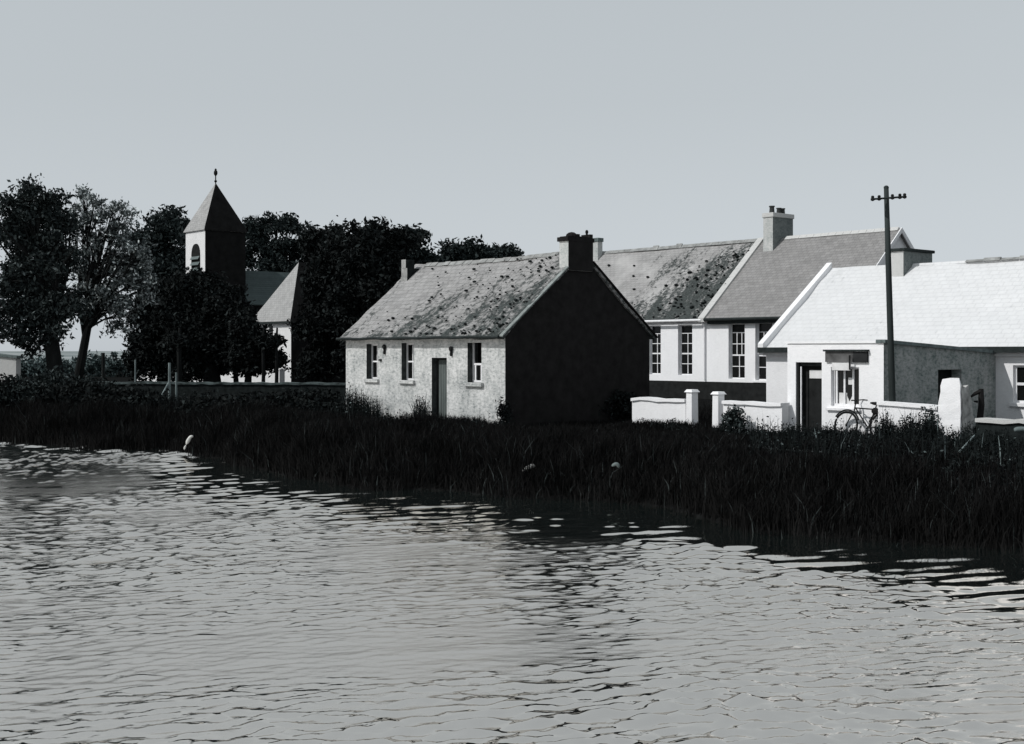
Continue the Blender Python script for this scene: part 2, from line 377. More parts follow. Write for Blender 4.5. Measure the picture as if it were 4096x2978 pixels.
def shell(h, front_holes, eave, ridge, yr, mats, name='wall', gable_mi=(0,0), th=.35, z0=-.3, back_eave=None, rmi=None):
    """four walls with gables as one mesh; mats[0] walls, further mats for the gables"""
    mb = MB(); L, W = h.L, h.W; be = eave if back_eave is None else back_eave
    holed(mb, 0, L, z0, eave, front_holes, 0, th, 0, rmi)
    mb.add([(0,W,z0),(L,W,z0),(L,W,be),(0,W,be)], [(0,3,2,1)])
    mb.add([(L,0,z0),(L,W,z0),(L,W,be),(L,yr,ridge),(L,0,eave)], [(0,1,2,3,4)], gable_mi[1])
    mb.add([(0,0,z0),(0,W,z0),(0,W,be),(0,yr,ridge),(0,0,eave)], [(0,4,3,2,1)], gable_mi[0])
    return mb.build(name, mats, h.root)
def roof_mb(x0, x1, ye, ze, yr, zr, th=.09, nx=40, ny=14, amp=.02, sag=0.0, seed=0, mb=None):
    mb = mb or MB(); nv = Vector((0, -(zr-ze), (yr-ye))).normalized()
    if nv.z < 0: nv = -nv
    rows = []
    vs = []
    for j in range(ny+1):
        for i in range(nx+1):
            u = i/nx; w = j/ny; x = x0+(x1-x0)*u; y = ye+(yr-ye)*w; z = ze+(zr-ze)*w
            d = (float(vnoise(u*9+seed, w*5, seed+1))-.5)*2*amp + (float(vnoise(u*31, w*17, seed+4))-.5)*amp*.8 - sag*math.sin(math.pi*u)*math.sin(math.pi*min(1,w*1.0)/2+.2)
            vs.append((x, y+nv.y*d, z+nv.z*d))
    n = (nx+1)*(ny+1)
    vs += [(a-nv.x*th, b-nv.y*th, c-nv.z*th) for a, b, c in vs]
    fs = []; up = (x1 > x0) == (yr > ye)
    q = lambda a, b, c, d: fs.append((a,b,c,d) if up else (d,c,b,a))
    for j in range(ny):
        for i in range(nx):
            a = j*(nx+1)+i; q(a, a+1, a+nx+2, a+nx+1); q(a+n, a+nx+1+n, a+nx+2+n, a+1+n)
    for i in range(nx):
        a = i; q(a+n, a+1+n, a+1, a); b = ny*(nx+1)+i; q(b, b+1, b+1+n, b+n)
    for j in range(ny):
        a = j*(nx+1); q(a, a+nx+1, a+nx+1+n, a+n); b = a+nx; q(b+n, b+nx+1+n, b+nx+1, b)
    mb.add(vs, fs); return mb
def window(h, rect, cols, rows, y=.14, bar=.03, frame=.05, sill=True, split=None, parent=None, mat='trim', sillm='white', panem='glass', depth=.05):
    """sash window: frame and bars as the part, pane and sill as its sub-parts; rows: list of relative heights from the top"""
    a, b, c, d = rect; mb = MB()
    mb.box(a, a+frame, y, y+depth, c, d); mb.box(b-frame, b, y, y+depth, c, d)
    mb.box(a+frame, b-frame, y, y+depth, d-frame, d); mb.box(a+frame, b-frame, y, y+depth, c, c+frame)
    ia, ib, ic, idd = a+frame, b-frame, c+frame, d-frame
    tot = sum(rows); z = idd; zs = []
    for r in rows[:-1]:
        z -= (idd-ic)*r/tot; zs.append(z)
    for k, zz in enumerate(zs):
        bb = bar*1.9 if split == k else bar
        mb.box(ia, ib, y+.004, y+depth-.006, zz-bb/2, zz+bb/2)
    cuts = [idd]+[zz for zz in zs]+[ic]
    for k in range(len(cuts)-1):
        for m in range(1, cols[k] if hasattr(cols, '__len__') else cols):
            cc = cols[k] if hasattr(cols, '__len__') else cols
            xx = ia+(ib-ia)*m/cc
            mb.box(xx-bar/2, xx+bar/2, y+.004, y+depth-.006, cuts[k+1]+bar*.5, cuts[k]-bar*.5)
    o = mb.build('window', M[mat], parent or h.root)
    MB().box(a+.01, b-.01, y+depth-.015, y+depth+.02, c+.01, d-.01).build('pane', M[panem], o)
    if sill: MB().box(a-.09, b+.09, -.09, y-.003, c-.11, c-.002).build('sill', M[sillm], o, bevel=.012)
    return o
def chimney(h, x0, x1, y0, y1, z0, z1, mats, cap=(.07,.14), pots=(), capmat='cap', ruin=False):
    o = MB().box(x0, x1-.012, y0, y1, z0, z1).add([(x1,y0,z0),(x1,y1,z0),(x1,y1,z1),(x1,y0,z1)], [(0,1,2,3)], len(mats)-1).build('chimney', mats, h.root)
    e, ch = cap
    c = MB().box(x0-e, x1+e, y0-e, y1+e, z1+.001, z1+ch)
    if ruin:
        r = random.Random(5)
        for k in range(9):
            yy = y0+(y1-y0)*(k+.3)/9; c.box(x0+.04*r.random(), x1-.1*r.random(), yy, yy+.1+.12*r.random(), z1+ch-.01, z1+ch+.03+.13*r.random())
    c.build('chimney_cap', M[capmat], o, bevel=.02)
    for (px_, py_, r_, hh) in pots:
        MB().lathe((px_, py_, z1+ch), [(r_*1.1,0),(r_,.05),(r_*.85,hh*.8),(r_*1.1,hh*.85),(r_*1.1,hh)], 12).build('chimney_pot', M['pot'], o, smooth=False)
    return o

# ------------------------------------------------------------------ the cottage
cot = House('cottage', (-5.66, 44.3), 8.34, 6.14, 'low stone cottage with flaking limewash, mossy slate roof and a black tarred gable', 'cottage')
EV, RZ, RY = 2.86, 5.38, 3.07
W1 = (*[cot.front(p, 0)[0] for p in (1466, 1511)], cot.front(1488, 1517)[1], cot.front(1488, 1377)[1])
W2 = (*[cot.front(p, 0)[0] for p in (1606, 1654)], cot.front(1630, 1522)[1], cot.front(1630, 1373)[1])
W3 = (*[cot.front(p, 0)[0] for p in (1870, 1926)], cot.front(1898, 1531)[1], cot.front(1898, 1372)[1])
DR = (*[cot.front(p, 0)[0] for p in (1727, 1787)], .02, cot.front(1757, 1432)[1])
shell(cot, [W1, W2, W3, DR], EV, RZ-.06, RY, [M['cottage_wall'], M['tar'], M['shade_reveal']], gable_mi=(0, 1), th=.42, rmi=2)
rf = roof_mb(-.12, 8.42, -.22, EV-.12, RY, RZ, .10, 60, 20, .035, .05, 2).build('roof', M['cottage_roof'], cot.root)
rb = roof_mb(-.12, 8.42, 6.36, EV-.12, RY+.001, RZ, .10, 40, 14, .035, .05, 3).build('roof', M['cottage_roof'], cot.root)
r = MB(); rr = random.Random(3)
x = .5
while x < 7.6:
    w = .3+.15*rr.random(); dz = -.05*math.sin(math.pi*x/8.3)+.03*(rr.random()-.5)
    r.add([(x,RY-.14,RZ-.09+dz),(x+w-.02,RY-.14,RZ-.09+dz),(x+w-.02,RY,RZ+.045+dz),(x,RY,RZ+.045+dz),(x,RY+.14,RZ-.09+dz),(x+w-.02,RY+.14,RZ-.09+dz)], [(0,1,2,3),(3,2,5,4),(0,3,4),(1,5,2)]); x += w
r.build('ridge_tiles', M['ridge'], rf)
# moss cushions on the slates
mo = MB(); r = random.Random(9)
for _ in range(520):
    u = r.random()**.6; w = r.random()**1.5
    if r.random() > .25+.75*u: continue
    x = .5+7.7*u; y = -.15+3.1*w; z = EV-.1+(RZ-EV+.12)*(y+.22)/(RY+.22); k = .018+.03*r.random()**2
    if r.random() < .5: continue
    mo.ball((x, y-.01, z+.015), k*(1.2+1.2*r.random()), k*1.2, k*.9, 6, 4)
tag(mo.build('moss', M['weed'], rf), kind='stuff')
# bargeless verge: pale mortar line along the gable
cA = cot.side(2268, 0, 8.4)[0]; cB = cot.side(2366, 0, 8.4)[0]
for sgn, ya in ((1, -.24), (-1, 6.38)):
    vg = MB(); n = 14; ye_ = (cA if sgn > 0 else cB)-.02*sgn
    for i in range(n):
        y0 = ya+(ye_-ya)*i/n; y1 = ya+(ye_-ya)*(i+1)/n; f = lambda y: EV-.13+(RZ-EV+.13)*(1-abs(y-RY)/(RY+.24))
        vg.add([(8.36,y0,f(y0)-.01),(8.5,y0,f(y0)-.01),(8.5,y1,f(y1)-.01),(8.36,y1,f(y1)-.01),(8.36,y0,f(y0)+.03),(8.5,y0,f(y0)+.03),(8.5,y1,f(y1)+.03),(8.36,y1,f(y1)+.03)], [(0,3,2,1),(4,5,6,7),(0,1,5,4),(1,2,6,5),(2,3,7,6),(3,0,4,7)], 0 if sgn > 0 else 1)
    vg.build('verge', [M['verge'], M['tar']], rf if sgn > 0 else rb)
for W_, cols, rows, sp in ((W1, 2, [1,1], 0), (W2, 2, [1,1], 0)):
    window(cot, W_, cols, rows, y=.2, bar=.025, frame=.055, split=sp, sillm='cottage_wall')
w3 = MB(); a, b, c, d = W3; zm = c+(d-c)*.46     # top sash gone, bottom sash left in its frame
w3.box(a,a+.05,.2,.25,c,d).box(b-.05,b,.2,.25,c,d).box(a+.05,b-.05,.2,.25,zm-.03,zm+.03).box(a+.05,b-.05,.2,.25,c,c+.06).box(a+.1,a+.16,.204,.246,c+.06,zm-.03).box((a+b)/2+.05,(a+b)/2+.09,.204,.246,c+.06,zm-.03)
w3o = w3.build('window', M['trim'], cot.root); tag(w3o, 'window with its upper sash gone')
MB().box(a+.01,b-.01,.235,.27,c+.01,zm).build('pane', M['glass'], w3o)
MB().box(a-.1,b+.1,-.1,.197,c-.12,c-.002).build('sill', M['cottage_wall'], w3o, bevel=.012)
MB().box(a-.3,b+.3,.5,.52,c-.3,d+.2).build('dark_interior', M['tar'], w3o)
for W_ in (W1, W2, W3):
    pass
a, b, c, d = DR
dr = MB().box(a+.06,b-.06,.24,.29,c,d-.07)
for k in range(5):
    xx = a+.06+(b-a-.12)*k/5; dr.box(xx+.008, xx+(b-a-.12)/5-.008, .225, .2395, c+.02, d-.09)
do = dr.build('door', M['door_grey'], cot.root)
MB().box(a,a+.06,.2,.27,c,d).box(b-.06,b,.2,.27,c,d).box(a+.06,b-.06,.2,.27,d-.07,d).build('door_frame', M['wood_dark'], do)
MB().ball((b-.2,.2,1.05),.035,.03,.035).build('handle', M['metal_black'], do)
# eaves gutter, wall brackets
g = MB(); n = 24
g.tube([(-.14+8.5*i/n, -.27, EV-.15+.012*math.sin(i*1.3)) for i in range(n+1)], .05, 6)
g.build('gutter', M['gutter'], cot.root)
MB().box(-.05, 8.33, -.03, -.002, EV-.16, EV-.02).build('eaves_course', M['coping'], cot.root)
for (p, q, q2) in ((1541, 1382, 1418), (1808, 1390, 1425)):
    x_, zt = cot.front(p, q); _, zb = cot.front(p, q2)
    MB().box(x_-.03,x_+.03,-.06,-.002,zb,zt).ball((x_,-.05,zt-.05),.085,.05,.085).ball((x_-.01,-.04,zb+.06),.05,.03,.07).build('wall_bracket', M['metal_black'], cot.root)
x_, z_ = cot.front(1523, 1441); MB().box(x_-.06,x_+.06,-.05,-.002,z_-.03,z_+.03).build('letter_slot', M['metal_black'], cot.root)
cA = cot.side(2268, 0, 8.4)[0]; cB = cot.side(2366, 0, 8.4)[0]
zt = EYE+(HY-972)/F*40.2
co = MB()
x0, x1 = 8.06, 8.47; zq = EV-.13+(RZ-EV+.13)*(1-abs(cA-RY)/(RY+.24))-.1
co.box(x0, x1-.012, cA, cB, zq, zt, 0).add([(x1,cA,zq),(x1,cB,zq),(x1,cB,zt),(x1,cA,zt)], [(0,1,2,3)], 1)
ch = co.build('chimney', [M['chim'], M['tar']], cot.root)
cp = MB().box(x0-.05, x1+.012, cA-.05, cB+.05, zt+.001, zt+.13)
r = random.Random(4)
for k in range(8):
    yy = cA+(cB-cA)*k/8; cp.box(x0+.02, x1-.05*r.random(), yy, yy+.13, zt+.125, zt+.14+.12*r.random())
cp.ball((x1-.2, cA+(cB-cA)*.3, zt+.17), .2, .16, .13).ball((x1-.15, cA+(cB-cA)*.88, zt+.33), .05, .05, .07).tube([(x1-.15, cA+(cB-cA)*.88, zt+.12),(x1-.15, cA+(cB-cA)*.88, zt+.3)], .035, 6)
cp.build('chimney_cap', M['tar'], ch)
lc = MB(); zl = EYE+(HY-1042)/F*46; r = random.Random(12)
for k in range(5):
    za, zb_ = 4.0+(zl-4.0)*k/5, 4.0+(zl-4.0)*(k+1)/5; jx, jy = .03*r.random(), .04*r.random(); ex = .0 if k < 4 else .08
    lc.box(.02+jx, .4-jy-ex, 2.28+jy, 2.86-jx-ex*2, za, zb_, 0)
    lc.add([(.402-jy-ex,2.28+jy,za),(.402-jy-ex,2.86-jx-ex*2,za),(.402-jy-ex,2.86-jx-ex*2,zb_),(.402-jy-ex,2.28+jy,zb_)], [(0,1,2,3)], 1)  # right face coloured darker than the front to imitate its shade
tag(lc.build('chimney', [M['ridge'], M['stone_dark']], cot.root), 'small crumbling chimney')

# ------------------------------------------------------------------ the schoolhouse
SL = 12.0; SR = 7.63
sc0 = (9.32-UX*SL, 62-UY*SL)
sch = House('schoolhouse', sc0, SL+SR, 8.4, 'long white schoolhouse with tall sash windows and two roofs, one mossy and one plain', 'schoolhouse')
SE = 3.95; SRZ = 7.88; SY = 4.2
rects = []
for (pa, pb, ya, yb) in ((2594, 2643, 1303, 1498), (2712, 2769, 1300, 1501), (2914, 2979, 1294, 1516), (3021, 3089, 1290, 1522)):
    pm = (pa+pb)/2; rects.append((sch.front(pa,0)[0], sch.front(pb,0)[0], sch.front(pm,yb)[1], sch.front(pm,ya)[1]))
shell(sch, rects, SE, SRZ-.05, SY, [M['white'], M['white']], th=.5)
MB().box(-.04, SL+SR+.03, -.05, -.002, -.3, .86).build('plinth', M['plinth'], sch.root)
o1 = roof_mb(-.1, SL-.02, -.25, SE-.1, SY, SRZ-.02, .1, 50, 20, .03, .02, 6).build('roof', M['school_roof_old'], sch.root); tag(o1, 'old roof half dark with moss')
mo = MB(); r = random.Random(21)
for _ in range(700):
    x = SL*r.random()**.7; w = r.random()
    if r.random() > max(.06, (x-5.5)/6.5-w*.5) or w > .9: continue
    y = -.2+4.2*w; z = SE-.08+(SRZ-SE+.08)*(y+.25)/(SY+.25); k = .03+.06*r.random()**2
    mo.ball((x, y, z+.02), k*(1+1.2*r.random()), k*1.2, k*.9, 6, 4)
tag(mo.build('moss', M['weed'], o1), kind='stuff')
roof_mb(-.1, SL-.02, 8.65, SE-.1, SY+.001, SRZ-.02, .1, 20, 8, .03, 0, 6).build('roof', M['school_roof_old'], sch.root)
o2 = roof_mb(SL+.02, SL+SR+.18, -.28, SE-.1, SY, SRZ, .1, 50, 20, .012, 0, 7).build('roof', M['school_roof'], sch.root); tag(o2, 'newer plain grey roof half')
roof_mb(SL+.02, SL+SR+.18, 8.68, SE-.1, SY+.001, SRZ, .1, 20, 8, .012, 0, 7).build('roof', M['school_roof'], sch.root)
rt = MB(); rt2 = MB(); x = .4; rr = random.Random(2)
while x < SL+SR-.1:
    w = .42
    if not (SL-.6 < x < SL+1.1):
        dz = .012*(rr.random()-.5); hgt = .07 if rr.random() > .06 else .15
        (rt if x < SL else rt2).add([(x,SY-.15,SRZ-.1+dz),(x+w-.012,SY-.15,SRZ-.1+dz),(x+w-.012,SY,SRZ+hgt+dz),(x,SY,SRZ+hgt+dz),(x,SY+.15,SRZ-.1+dz),(x+w-.012,SY+.15,SRZ-.1+dz)], [(0,1,2,3),(3,2,5,4),(0,3,4),(1,5,2)])
    x += w
rt.build('ridge_tiles', M['ridge'], o1); rt2.build('ridge_tiles', M['coping'], o2)
cop = MB(); n = 10
for i in range(n):
    ya, yb = -.35+(SY+.35)*i/n, -.35+(SY+.35)*(i+1)/n-.015; f = lambda y: SE-.15+(SRZ-SE+.15)*(y+.35)/(SY+.35)
    cop.add([(SL-.3,ya,f(ya)-.1),(SL+.08,ya,f(ya)-.1),(SL+.08,yb,f(yb)-.1),(SL-.3,yb,f(yb)-.1),(SL-.3,ya,f(ya)+.1),(SL+.08,ya,f(ya)+.1),(SL+.08,yb,f(yb)+.1),(SL-.3,yb,f(yb)+.1)], [(0,3,2,1),(4,5,6,7),(0,1,5,4),(1,2,6,5),(2,3,7,6),(3,0,4,7)])
cop.build('coping', M['coping'], sch.root)
for k, R_ in enumerate(rects):
    window(sch, R_, [1,2,2,2,2] if k < 2 else [1,3,3,2,2], [.8,1.1,1.1,1.1,1.1], y=.2, bar=.035, frame=.05, sill=(k == 3), split=2)
gt = MB().tube([(-.1, -.33, SE-.16), (SL-.1, -.33, SE-.16)], .06, 8)
gt.build('gutter', M['trim'], sch.root)
gt = MB().tube([(SL+.1, -.36, SE-.14), (SL+SR, -.36, SE-.16)], .07, 8).box(SL+.15, SL+SR, -.2, -.1, SE-.36, SE-.19); gt.build('gutter', M['gutter'], sch.root)
MB().tube([(SL-.12,-.33,SE-.18),(SL-.12,-.08,SE-.5),(SL-.12,-.08,.9)], .04, 8).build('downpipe', M['trim'], sch.root)
cz = EYE+(HY-878)/F*64.5
yf_ = SY-.75; xR_ = sch.front(3092,0,yf_)[0]; xL_ = sch.front(3053,0,yf_)[0]; yb_ = sch.side(3172,0,xR_)[0]
chimney(sch, xL_, xR_, yf_, yb_, SRZ-1.3, cz, [M['chim'], M['chim_shade']], cap=(.05,.22), pots=((xR_-.3,yf_+.3,.13,.36),(xR_-.3,yf_+.85,.12,.3),(xR_-.3,yf_+1.15,.12,.3)), capmat='coping')
xk_ = sch.front(2392,0,SY-.5)[0]
chimney(sch, xk_-.62, xk_, SY-.5, SY-.15, SRZ-1.3, EYE+(HY-972)/F*73.6, [M['chim']], cap=(.05,.22), capmat='cap')
# verge boards and inner shadow course of the right gable
vb = MB()
for ya in (-.3, 8.7):
    f = lambda y: SE-.12+(SRZ-SE+.12)*(1-abs(y-SY)/(SY+.28))
    vb.add([(SL+SR+.19,ya,f(ya)-.2),(SL+SR+.24,ya,f(ya)-.2),(SL+SR+.24,SY,SRZ-.2),(SL+SR+.19,SY,SRZ-.2),(SL+SR+.19,ya,f(ya)+.03),(SL+SR+.24,ya,f(ya)+.03),(SL+SR+.24,SY,SRZ+.03),(SL+SR+.19,SY,SRZ+.03)], [(0,3,2,1),(4,5,6,7),(0,1,5,4),(1,2,6,5),(2,3,7,6),(3,0,4,7)])
vb.build('bargeboard', M['trim'], sch.root)

# ------------------------------------------------------------------ the white house behind the shop
K = .951
wl = (8.88*K, 45.4*K)
wh = House('white_house', wl, 13.5, 7.5*K, 'long low whitewashed house with a limewashed white roof and a stubby chimney', 'house')
WE = 2.45; WRZ = 5.2; WY = 3.74*K
rw = (wh.front(4052,0)[0], wh.front(4052,0)[0]+.95, wh.front(4075,1612)[1], wh.front(4075,1462)[1])
shell(wh, [rw], WE, WRZ-.05, WY, [M['house_white']], th=.3)
wf = roof_mb(.02, 13.6, -.18, WE-.06, WY, WRZ, .1, 60, 18, .03, .05, 12).build('roof', M['white_roof'], wh.root)
roof_mb(.02, 13.6, 7.5*K+.2, WE-.06, WY+.001, WRZ, .1, 30, 10, .014, 0, 13).build('roof', M['white_roof'], wh.root)
cop = MB(); n = 9
for i in range(n):
    ya, yb = -.28+(WY+.28)*i/n, -.28+(WY+.28)*(i+1)/n-.006; f = lambda y: WE-.1+(WRZ-WE+.1)*(y+.28)/(WY+.28)
    cop.add([(-.13,ya,f(ya)-.14),(.08,ya,f(ya)-.14),(.08,yb,f(yb)-.14),(-.13,yb,f(yb)-.14),(-.13,ya,f(ya)+.2),(.08,ya,f(ya)+.2),(.08,yb,f(yb)+.2),(-.13,yb,f(yb)+.2)], [(0,3,2,1),(4,5,6,7),(0,1,5,4),(1,2,6,5),(2,3,7,6),(3,0,4,7)])
cop.build('coping', M['white'], wh.root)
MB().box(-.12, 13.5, -.32, -.19, WE-.2, WE-.03).build('gutter', M['gutter'], wh.root)
MB().box(-.05, 13.45, -.12, -.002, WE-.3, WE-.17).build('eaves_board', M['trim'], wh.root)
rt = MB(); x = 5.2; rr = random.Random(8)
while x < 13.4:
    w = .6; hgt = .015+.035*(rr.random() > .6)
    rt.add([(x,WY-.12,WRZ-.06),(x+w-.02,WY-.12,WRZ-.06),(x+w-.02,WY,WRZ+hgt),(x,WY,WRZ+hgt),(x,WY+.12,WRZ-.06),(x+w-.02,WY+.12,WRZ-.06)], [(0,1,2,3),(3,2,5,4),(0,3,4),(1,5,2)]); x += w
rt.build('ridge_tiles', M['ridge'], wf)
cx0, cx1 = wh.front(3586,0,WY)[0], wh.front(3652,0,WY)[0]
cy1 = wh.side(3729,0,cx1)[0]; czz = EYE+(HY-1008)/F*43
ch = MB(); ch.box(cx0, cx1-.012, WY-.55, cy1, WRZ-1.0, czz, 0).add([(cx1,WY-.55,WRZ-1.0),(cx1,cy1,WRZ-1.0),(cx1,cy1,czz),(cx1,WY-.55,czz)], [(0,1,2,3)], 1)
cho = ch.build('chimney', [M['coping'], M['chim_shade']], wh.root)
MB().box(cx0-.06, cx1+.07, WY-.61, cy1+.06, czz+.001, czz+.1).build('chimney_cap', M['gutter'], cho, bevel=.015)
window(wh, rw, 2, [1,1], y=.1, bar=.04, frame=.06, split=0)

# ------------------------------------------------------------------ the little shop
sx1 = 9.52; sy1 = 33.3
O_ = House('tmp', (sx1, sy1), 1, 1, None, None)
tl = O_.front(3150, 0)[0]; bpy.data.objects.remove(O_.root)
SL2 = -tl
shp = House('shop', (sx1+UX*tl, sy1+UY*tl), SL2, 5.6, 'small flat-topped white shop with a dark doorway, a signboard and one window', 'shop')
SH = EYE+(HY-1374)/F*34
DRr = (shp.front(3183,0)[0], shp.front(3287,0)[0], .05, shp.front(3235,1450)[1])
WNr = (shp.front(3324,0)[0], shp.front(3436,0)[0], shp.front(3380,1626)[1], shp.front(3380,1470)[1])
mb = MB(); holed(mb, 0, SL2, -.3, SH, [DRr, WNr], 0, .35)
L, W = SL2, 5.6; zb = SH-.27
ehx = (shp.side(3752,0,L)[0], shp.side(3846,0,L)[0]); ehz = (.1, EYE+(HY-1478)/F*36)
# end wall in grey render with its dark doorway
def yz(mb, x, y0, y1, z0, zf, hole, th=.3, mi=1):
    a, b, c, d = hole
    P = lambda y, z: (x, y, z)
    for (p0, p1, q0, q1) in ((y0, a, z0, None), (b, y1, z0, None), (a, b, z0, c), (a, b, d, None)):
        t0 = zf(p0) if q1 is None else q1; t1 = zf(p1) if q1 is None else q1
        mb.add([P(p0,q0),P(p1,q0),P(p1,t1),P(p0,t0)], [(0,1,2,3)], mi)
    mb.add([(x,a,c),(x-th,a,c),(x-th,a,d),(x,a,d)], [(0,1,2,3)], mi); mb.add([(x,b,c),(x-th,b,c),(x-th,b,d),(x,b,d)], [(0,3,2,1)], mi); mb.add([(x,a,d),(x,b,d),(x-th,b,d),(x-th,a,d)], [(0,1,2,3)], mi)
yz(mb, L, 0, W, -.3, lambda y: SH+(zb-SH)*y/W, (*ehx, *ehz))
mb.add([(0,0,-.3),(0,W,-.3),(0,W,zb),(0,0,SH)], [(0,3,2,1)]); mb.add([(0,W,-.3),(L,W,-.3),(L,W,zb),(0,W,zb)], [(0,3,2,1)])
mb.build('wall', [M['white'], M['shop_render']], shp.root)
MB().add([(.0,.0,SH-.02),(L,0,SH-.02),(L,W,zb-.02),(0,W,zb-.02)], [(0,1,2,3)]).build('roof', M['white_roof'], shp.root)
cpm = MB()
cpm.add([(L-.2,-.05,SH+.002),(L+.08,-.05,SH+.002),(L+.08,W-.1,zb+.002),(L-.2,W-.1,zb+.002),(L-.2,-.05,SH+.09),(L+.08,-.05,SH+.09),(L+.08,W-.1,zb+.09),(L-.2,W-.1,zb+.09)], [(0,3,2,1),(4,5,6,7),(0,1,5,4),(1,2,6,5),(2,3,7,6),(3,0,4,7)])
cpm.build('coping', M['cap'], shp.root)
MB().box(-.03, L-.21, -.04, .22, SH+.002, SH+.05).build('parapet_cap', M['white'], shp.root)
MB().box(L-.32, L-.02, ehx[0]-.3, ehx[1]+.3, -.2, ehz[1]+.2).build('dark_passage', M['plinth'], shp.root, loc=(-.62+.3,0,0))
a, b, c, d = DRr
do = MB().box(a+.07,b-.02,.26,.31,c,d-.1).build('door', M['plinth'], shp.root)
MB().box(a+.012,a+.07,.03,.32,c,d-.002).box(a+.07,b-.002,.1,.3,d-.1,d-.002).build('door_frame', M['wood_dark'], do)
MB().box(a+.14,a+.17,.02,.05,c,d-.12).build('door_bead', M['trim'], do)
zz1 = shp.front(3250,1482)[1]; zz0 = shp.front(3250,1515)[1]
MB().box(a+.28,b-.03,.235,.258,zz0,zz1).build('door_light', M['curtain'], do)
a, b, c, d = WNr
wo = MB()
wo.box(a,a+.05,.1,.16,c,d).box(b-.05,b,.1,.16,c,d).box(a+.05,b-.05,.1,.16,d-.05,d).box(a+.05,b-.05,.1,.16,c,c+.06)
for q in (.12,.4,.71): wo.box(a+(b-a)*q-.025,a+(b-a)*q+.025,.104,.156,c+.06,d-.05)
wo = wo.build('window', M['trim'], shp.root)
MB().box(a+.01,b-.01,.142,.18,c+.01,d-.01).build('pane', M['glass'], wo)
cu = MB(); cu2 = MB(); zz = shp.front(3380,1573)[1]
cu.add([(a+.16,.136,c+.06),(a+.27+(b-a)*.16,.136,c+.06),(a+.27+(b-a)*.16,.136,zz),(a+.16,.136,zz)], [(0,1,2,3)])
cu2.add([(a+(b-a)*.43,.136,c+.06),(a+(b-a)*.69,.136,c+.06),(a+(b-a)*.69,.136,zz-.02),(a+(b-a)*.56,.136,c+.12),(a+(b-a)*.43,.136,zz)], [(0,1,2,3,4)])
MB().box(a+(b-a)*.52,a+(b-a)*.69,.130,.134,shp.front(3400,1540)[1],shp.front(3400,1512)[1]).build('notice_card', M['curtain'], wo)
cu.build('curtain', M['curtain'], wo); cu2.build('curtain', M['curtain'], wo)
MB().box(a-.12,b+.06,-.08,.095,c-.12,c-.05).build('sill', M['trim'], wo, bevel=.01)
sa, sb = shp.front(3306,0)[0], shp.front(3474,0)[0]; sz0, sz1 = shp.front(3390,1449)[1], shp.front(3390,1407)[1]; sm = shp.front(3418,0)[0]
so = MB().box(sa,sm,-.06,-.002,sz0,sz1).build('signboard', M['signboard'], shp.root)
MB().box(sm+.002,sb,-.065,-.002,sz0-.01,sz1-.01).build('dark_panel', M['sign_dark'], so)
MB().box(sa-.03,sb+.03,-.12,-.002,sz1+.002,sz1+.05).build('sign_hood', M['gutter'], so)
x0, x1 = shp.front(3340,0)[0], shp.front(3412,0)[0]; z1_, z0_ = shp.front(3380,1452)[1], shp.front(3380,1482)[1]
MB().box(x0,x1,-.14,-.1,z0_,z1_).build('shop_blind', M['curtain'], shp.root)
x2 = shp.front(3413,0)[0]; MB().tube([(x2,-.16,shp.front(3413,1422)[1]),(x2,-.16,shp.front(3413,1480)[1])], .022, 6).build('sign_bracket', M['metal_black'], so)

# ------------------------------------------------------------------ church
chh = House('church', (-25.7, 102.4), 3.2, 3.5, 'church with a pyramid spired belfry tower rising above dark trees', 'church')
TE = EYE+(HY-922)/F*101; TA = 15.6
mb = MB()
holed(mb, 0, 3.2, -1, TE, [], 0, .3, 0)
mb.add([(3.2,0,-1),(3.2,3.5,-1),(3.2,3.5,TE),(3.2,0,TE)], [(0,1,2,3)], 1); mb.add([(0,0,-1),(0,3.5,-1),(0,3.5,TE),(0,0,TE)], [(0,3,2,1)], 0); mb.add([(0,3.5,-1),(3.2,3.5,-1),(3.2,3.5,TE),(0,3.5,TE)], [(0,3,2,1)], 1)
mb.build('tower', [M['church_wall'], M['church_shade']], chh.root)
sp = MB(); lv = [(-.38,0,TE-.05),(-.05,.55,TE+.62)]
def sq(e, z): return [(-e if True else 0,-e,z),(3.2+e,-e,z),(3.2+e,3.5+e,z),(-e,3.5+e,z)]
vs = sq(.13, TE-.06)+sq(.13, TE+.0)+sq(-.05, TE+.4)+[(1.6,1.75,TA)]
fsl = []; fsd = []
for lo, hi in ((0,4),(4,8)):
    for k in range(4):
        q = (lo+k, lo+(k+1)%4, hi+(k+1)%4, hi+k); (fsd if k == 1 else fsl).append(q)
for k in range(4): (fsd if k == 1 else fsl).append((8+k, 8+(k+1)%4, 12))
fsl.append((3,2,1,0))
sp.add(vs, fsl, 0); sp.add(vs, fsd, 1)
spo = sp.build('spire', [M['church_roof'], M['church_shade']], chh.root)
MB().tube([(1.6,1.75,TA-.1),(1.6,1.75,TA+.62)], .05, 6).ball((1.6,1.75,TA+.12),.12,.12,.1).ball((1.6,1.75,TA+.78),.16,.16,.24).ball((1.6,1.75,TA+1.03),.09,.09,.1).build('finial', M['metal_black'], spo)
xa, xb = chh.front(766,0)[0], chh.front(801,0)[0]; z0 = chh.front(783,1112)[1]; z1 = chh.front(783,1020)[1]; z2 = chh.front(783,976)[1]; xm = (xa+xb)/2
lw = MB(); pts = [(xa,z0),(xb,z0),(xb,z1)]+[(xm+(xb-xm)*math.cos(t_)**.8, z1+(z2-z1)*math.sin(t_)) for t_ in (.35,.7,1.05,1.35)]+[(xm,z2)]+[(xm-(xb-xm)*math.cos(t_)**.8, z1+(z2-z1)*math.sin(t_)) for t_ in (1.35,1.05,.7,.35)]+[(xa,z1)]
